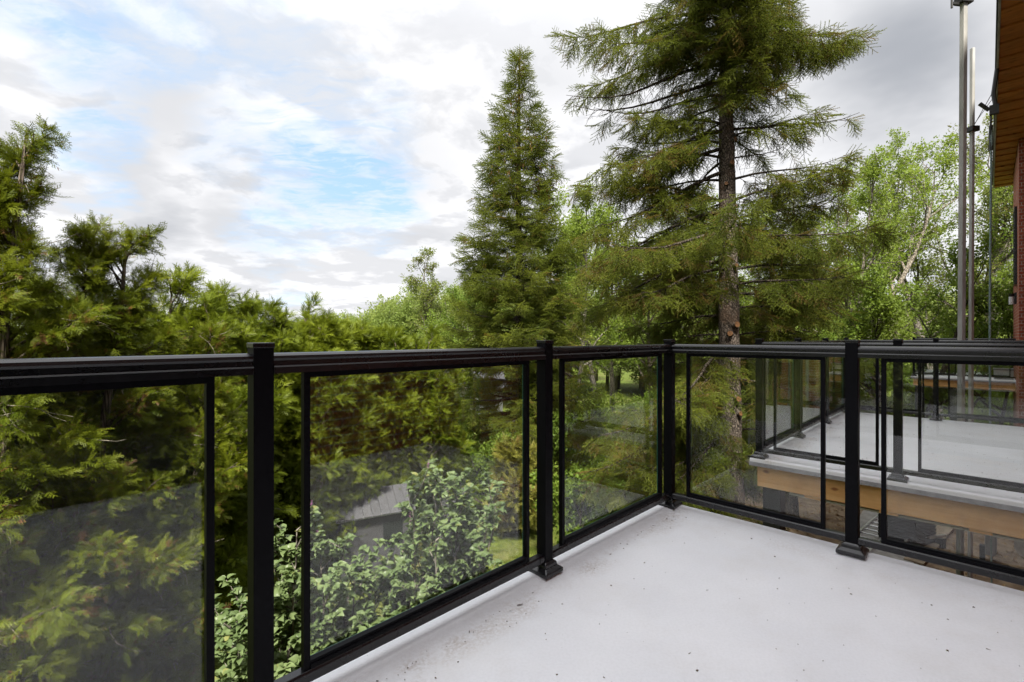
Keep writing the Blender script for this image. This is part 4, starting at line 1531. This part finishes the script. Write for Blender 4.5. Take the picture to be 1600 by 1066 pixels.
# far wood: one mass
r = np.random.default_rng(77)
pp, dd, hh, sc = [], [], [], []
tk = MB()
for i in range(190):
    if i < 80:                                 # wooded rise beyond the hedge
        x, Y = r.uniform(430, 840), r.uniform(55, 95)
        top = np.interp(x, [430, 500, 600, 700, 840], [515, 497, 470, 446, 440]) + r.normal(6, 9)
    else:
        x, Y = r.uniform(640, 1720), r.uniform(30, 48)
        top = np.interp(x, [640, 800, 1200, 1400, 1720], [478, 478, 455, 452, 450]) + r.normal(5, 22)
    c = at(x, Y)
    ht = z_at(top, Y)
    rad = r.uniform(1.6, 2.6) * (1.35 if i < 80 else 1)
    n = 420
    u = unit(r.normal(size=(n, 3)))
    k = r.random(n) ** .45
    el = np.array([rad, rad, ht * .40])
    p = u * el * k[:, None] * (1 + .25 * np.sin(u[:, :1] * 5 + i) * np.sin(u[:, 1:2] * 6 + i * 2)) + np.array([c.x, c.y, GZ + ht * .60])
    pp.append(p)
    dd.append(r.normal(size=(n, 3)))
    hh.append(r.normal(size=(n, 3)))
    sc.append(r.uniform(.55, 1.15, n) * (1.15 if i < 80 else .75))
    tk.tube([(c.x, c.y, GZ - .2), (c.x + r.normal(0, .3), c.y, GZ + ht * .5), (c.x + r.normal(0, .5), c.y, GZ + ht * .9)], [.16, .11, .03], 5)
wood = scatter('distant_wood', np.concatenate(pp), np.concatenate(dd), np.concatenate(hh), np.concatenate(sc), FR, None, 3)
tag(wood, 'mass of bright spring trees on the rise beyond the garden', 'woods', None, 'stuff')
tkb = tk.build('trunk', M_bark_grey, wood, smooth=True)
tkb['kind'] = 'stuff'

# ------------------------------------------------------------------ lilacs
def lilac(x, Y, top, spread, label, seed, nstem, n_obj, blooms, lean=(0, 0)):
    r = np.random.default_rng(seed)
    loc = at(x, Y)
    o = empty('lilac_bush', loc, 0, label, 'lilac', 'lilac bushes in front of the balcony')
    tr = MB()
    P_ = Pts()
    tips = []
    Hh = top - GZ
    for st in range(nstem):
        a = r.uniform(0, 6.28)
        rr0 = math.sqrt(r.random())
        hgt = Hh * r.uniform(.68, 1.0) * (1.02 - .25 * rr0)
        end = np.array([math.cos(a) * spread * rr0 + lean[0], math.sin(a) * spread * rr0 + lean[1], hgt])
        st0 = np.array([math.cos(a) * .18 * rr0, math.sin(a) * .18 * rr0, -.05])
        n = 10
        s = np.linspace(0, 1, n + 1)[:, None]
        pts = st0 + (end - st0) * np.concatenate([s ** 1.35, s ** 1.35, s], 1) + np.cumsum(r.normal(0, .022, (n + 1, 3)), 0)
        tr.tube(pts, np.linspace(.020, .005, n + 1), 6, cap=False)
        for j in range(22):
            s0 = .25 + .75 * (j + r.random()) / 22
            p0, t0 = polyat(pts, np.array([s0]))
            az = r.uniform(0, 6.28)
            d = unit(np.array([math.cos(az), math.sin(az), r.uniform(.15, .9)]) + t0[0] * .5)
            ln = r.uniform(.22, .55) * (1.15 - .5 * s0)
            b1 = [p0[0]]
            for k in range(4):
                d = unit(d + UP * .12 + r.normal(0, .16, 3))
                b1.append(b1[-1] + d * ln / 4)
            b1 = np.array(b1)
            tr.tube(b1, np.linspace(.008, .003, 5), 4, cap=False)
            tips.append((b1[-1], d))
            m_ = int(r.integers(15, 25))
            ss = r.uniform(.3, 1.0, m_)
            ss[:4] = 1.0
            p, t = polyat(b1, ss)
            az2 = r.uniform(0, 6.28, m_)
            out = np.stack([np.cos(az2), np.sin(az2), r.uniform(-.35, .45, m_)], 1)
            dirs = unit(out + t * .35)
            P_.add(p + dirs * .015, dirs, unit(UP + r.normal(0, .35, (m_, 3))), r.uniform(.65, 1.3, m_))
    tr.build('branch', M_bark_grey, o, smooth=True)
    p, d, h, s = (np.concatenate(z) for z in (P_.p, P_.d, P_.h, P_.s))
    # leaves nearest the lens show largest: those are single pieces, the rest one mass
    wpos = p + np.array(loc)
    dist = np.linalg.norm(wpos - np.array([0, 0, EYE]), axis=1) - .25 * (p[:, 2] - Hh)
    order = np.argsort(dist - r.random(len(dist)) * .5)
    near, rest = order[:n_obj], order[n_obj:]
    eu = eulers(d[near], h[near])
    for k, i in enumerate(near):
        lf = bpy.data.objects.new('leaf', PROTO['lilac_leaf%d' % (k % 2)].data)
        COL.objects.link(lf)
        lf.parent = o
        lf.location = p[i]
        lf.rotation_euler = eu[k]
        lf.scale = (s[i],) * 3
    scatter('foliage', p[rest], d[rest], h[rest], s[rest], ('lilac_leaf0', 'lilac_leaf1'), o, seed)
    tips.sort(key=lambda q: -q[0][2])
    for q, dq in [tips[int(i)] for i in np.linspace(0, len(tips) * .35, blooms)]:
        bl = bpy.data.objects.new('blossom', PROTO['blossom0'].data)
        COL.objects.link(bl)
        bl.parent = o
        bl.location = q
        bl.scale = (.65, .65, .75)
        bl.rotation_euler = eulers(unit(np.array([dq]) + UP * .8), np.array([[1.0, 0, 0]]))[0]
    return o


lilac(680, 4.7, .40, .42, 'tallest lilac bush, its top just above the middle of the glass panel', 201, 18, 300, 4, (.08, 0))
lilac(560, 4.5, -.55, .85, 'wide lilac bush low in front of the shed, behind the middle glass panel', 202, 22, 300, 1)
lilac(436, 4.2, -.25, .42, 'narrow lilac bush seen through the slot beside the tall black post', 203, 11, 150, 1)
lilac(815, 4.4, -.95, .40, 'short lilac shoots by the middle post above the lawn', 204, 7, 120, 1)

# ------------------------------------------------------------------ grass and litter
r = np.random.default_rng(91)
n = 15000
gx_, gy_ = r.uniform(-3.5, 4.5, n), r.uniform(3.2, 16, n)
z = GZ + .05 * np.sin(gx_ * .7 + gy_ * .43) + .04 * np.sin(gy_ * .9 - gx_ * .3) - .03
scatter('grass', np.stack([gx_, gy_, z], 1), r.normal(0, .12, (n, 3)) + UP, r.normal(size=(n, 3)), r.uniform(.5, 1.3, n), ('tuft0',), None, 4)
tag(bpy.data.objects['grass'], 'short rough lawn grass below the railing', 'grass', None, 'stuff')
n = 5000
lx, ly = r.uniform(4, 15, n), r.uniform(7.5, 16, n)
scatter('leaf_litter', np.stack([lx, ly, np.full(n, GZ + .122)], 1), r.normal(0, .5, (n, 3)) + UP, r.normal(size=(n, 3)), r.uniform(.7, 2.4, n), ('litter0',), None, 4)
tag(bpy.data.objects['leaf_litter'], 'dry brown leaves strewn over the bare soil between decks', 'leaves', None, 'stuff')

# ------------------------------------------------------------------ shed and white outbuilding
sh = empty('garden_shed', at(580, 9.4), R(28), 'small weathered shed with a grey plank roof among the lilacs', 'shed')
MB().box(-.95, .95, -.65, .65, 0, 1.62).build('wall', M_oldwood, sh, bevel=.01)
MB().box(.2, .75, -.668, -.652, .75, 1.35).build('window', M_window, sh)
MB().box(-1.02, 1.02, -.70, -.655, 1.55, 1.625).build('eave_trim', M_white, sh, bevel=.004)
for sgn in (-1, 1):
    for i in range(9):
        x0 = -1.1 + i * .245
        mbp = MB()
        yo, zo, yi, zi = sgn * .82, 1.60, 0.0, 2.10
        lift = .006 * (i % 2)
        vs = [(x0, yo, zo + lift), (x0 + .235, yo, zo + lift), (x0 + .235, yi, zi + lift), (x0, yi, zi + lift)]
        vs += [(a_, b_, c_ + .028) for a_, b_, c_ in vs]
        mbp.add(vs, [(0, 1, 2, 3), (7, 6, 5, 4), (0, 4, 5, 1), (1, 5, 6, 2), (2, 6, 7, 3), (3, 7, 4, 0)])
        mbp.build('roof_plank', M_oldwood, sh)
for sx in (-.952, .952):
    gb = MB()
    gb.add([(sx - .02, -.65, 1.6205), (sx - .02, .65, 1.6205), (sx - .02, 0, 2.07), (sx + .02, -.65, 1.6205), (sx + .02, .65, 1.6205), (sx + .02, 0, 2.07)],
           [(0, 1, 2), (5, 4, 3), (0, 3, 4, 1), (1, 4, 5, 2), (2, 5, 3, 0)])
    gb.build('gable', M_oldwood, sh)
sh.scale = (.66, .66, .70)
bo = empty('board_stack', at(705, 9.3), R(15), 'grey weathered boards leaning upright beside the shed', 'boards')
for i in range(6):
    MB().box(-.3 + i * .1, -.21 + i * .1, -.02, .02, 0, 1.15 + .12 * ((i * 7) % 4)).build('board', M_oldwood, bo, bevel=.004)

ob = empty('outbuilding', at(733, 24), R(10), 'white low outbuilding glimpsed through the spruce branches beyond the lawn', 'outbuilding')
MB().box(-1.5, 1.5, -1.2, 1.2, -.2, 2.0).build('wall', M_pale, ob, bevel=.02)
MB().box(-.7, .2, -1.225, -1.201, .8, 1.6).build('window', M_window, ob)
MB().prism_x([(-1.45, 2.001), (1.45, 2.001), (0, 2.7)], -1.7, 1.7).build('roof', M_dark_slat, ob)
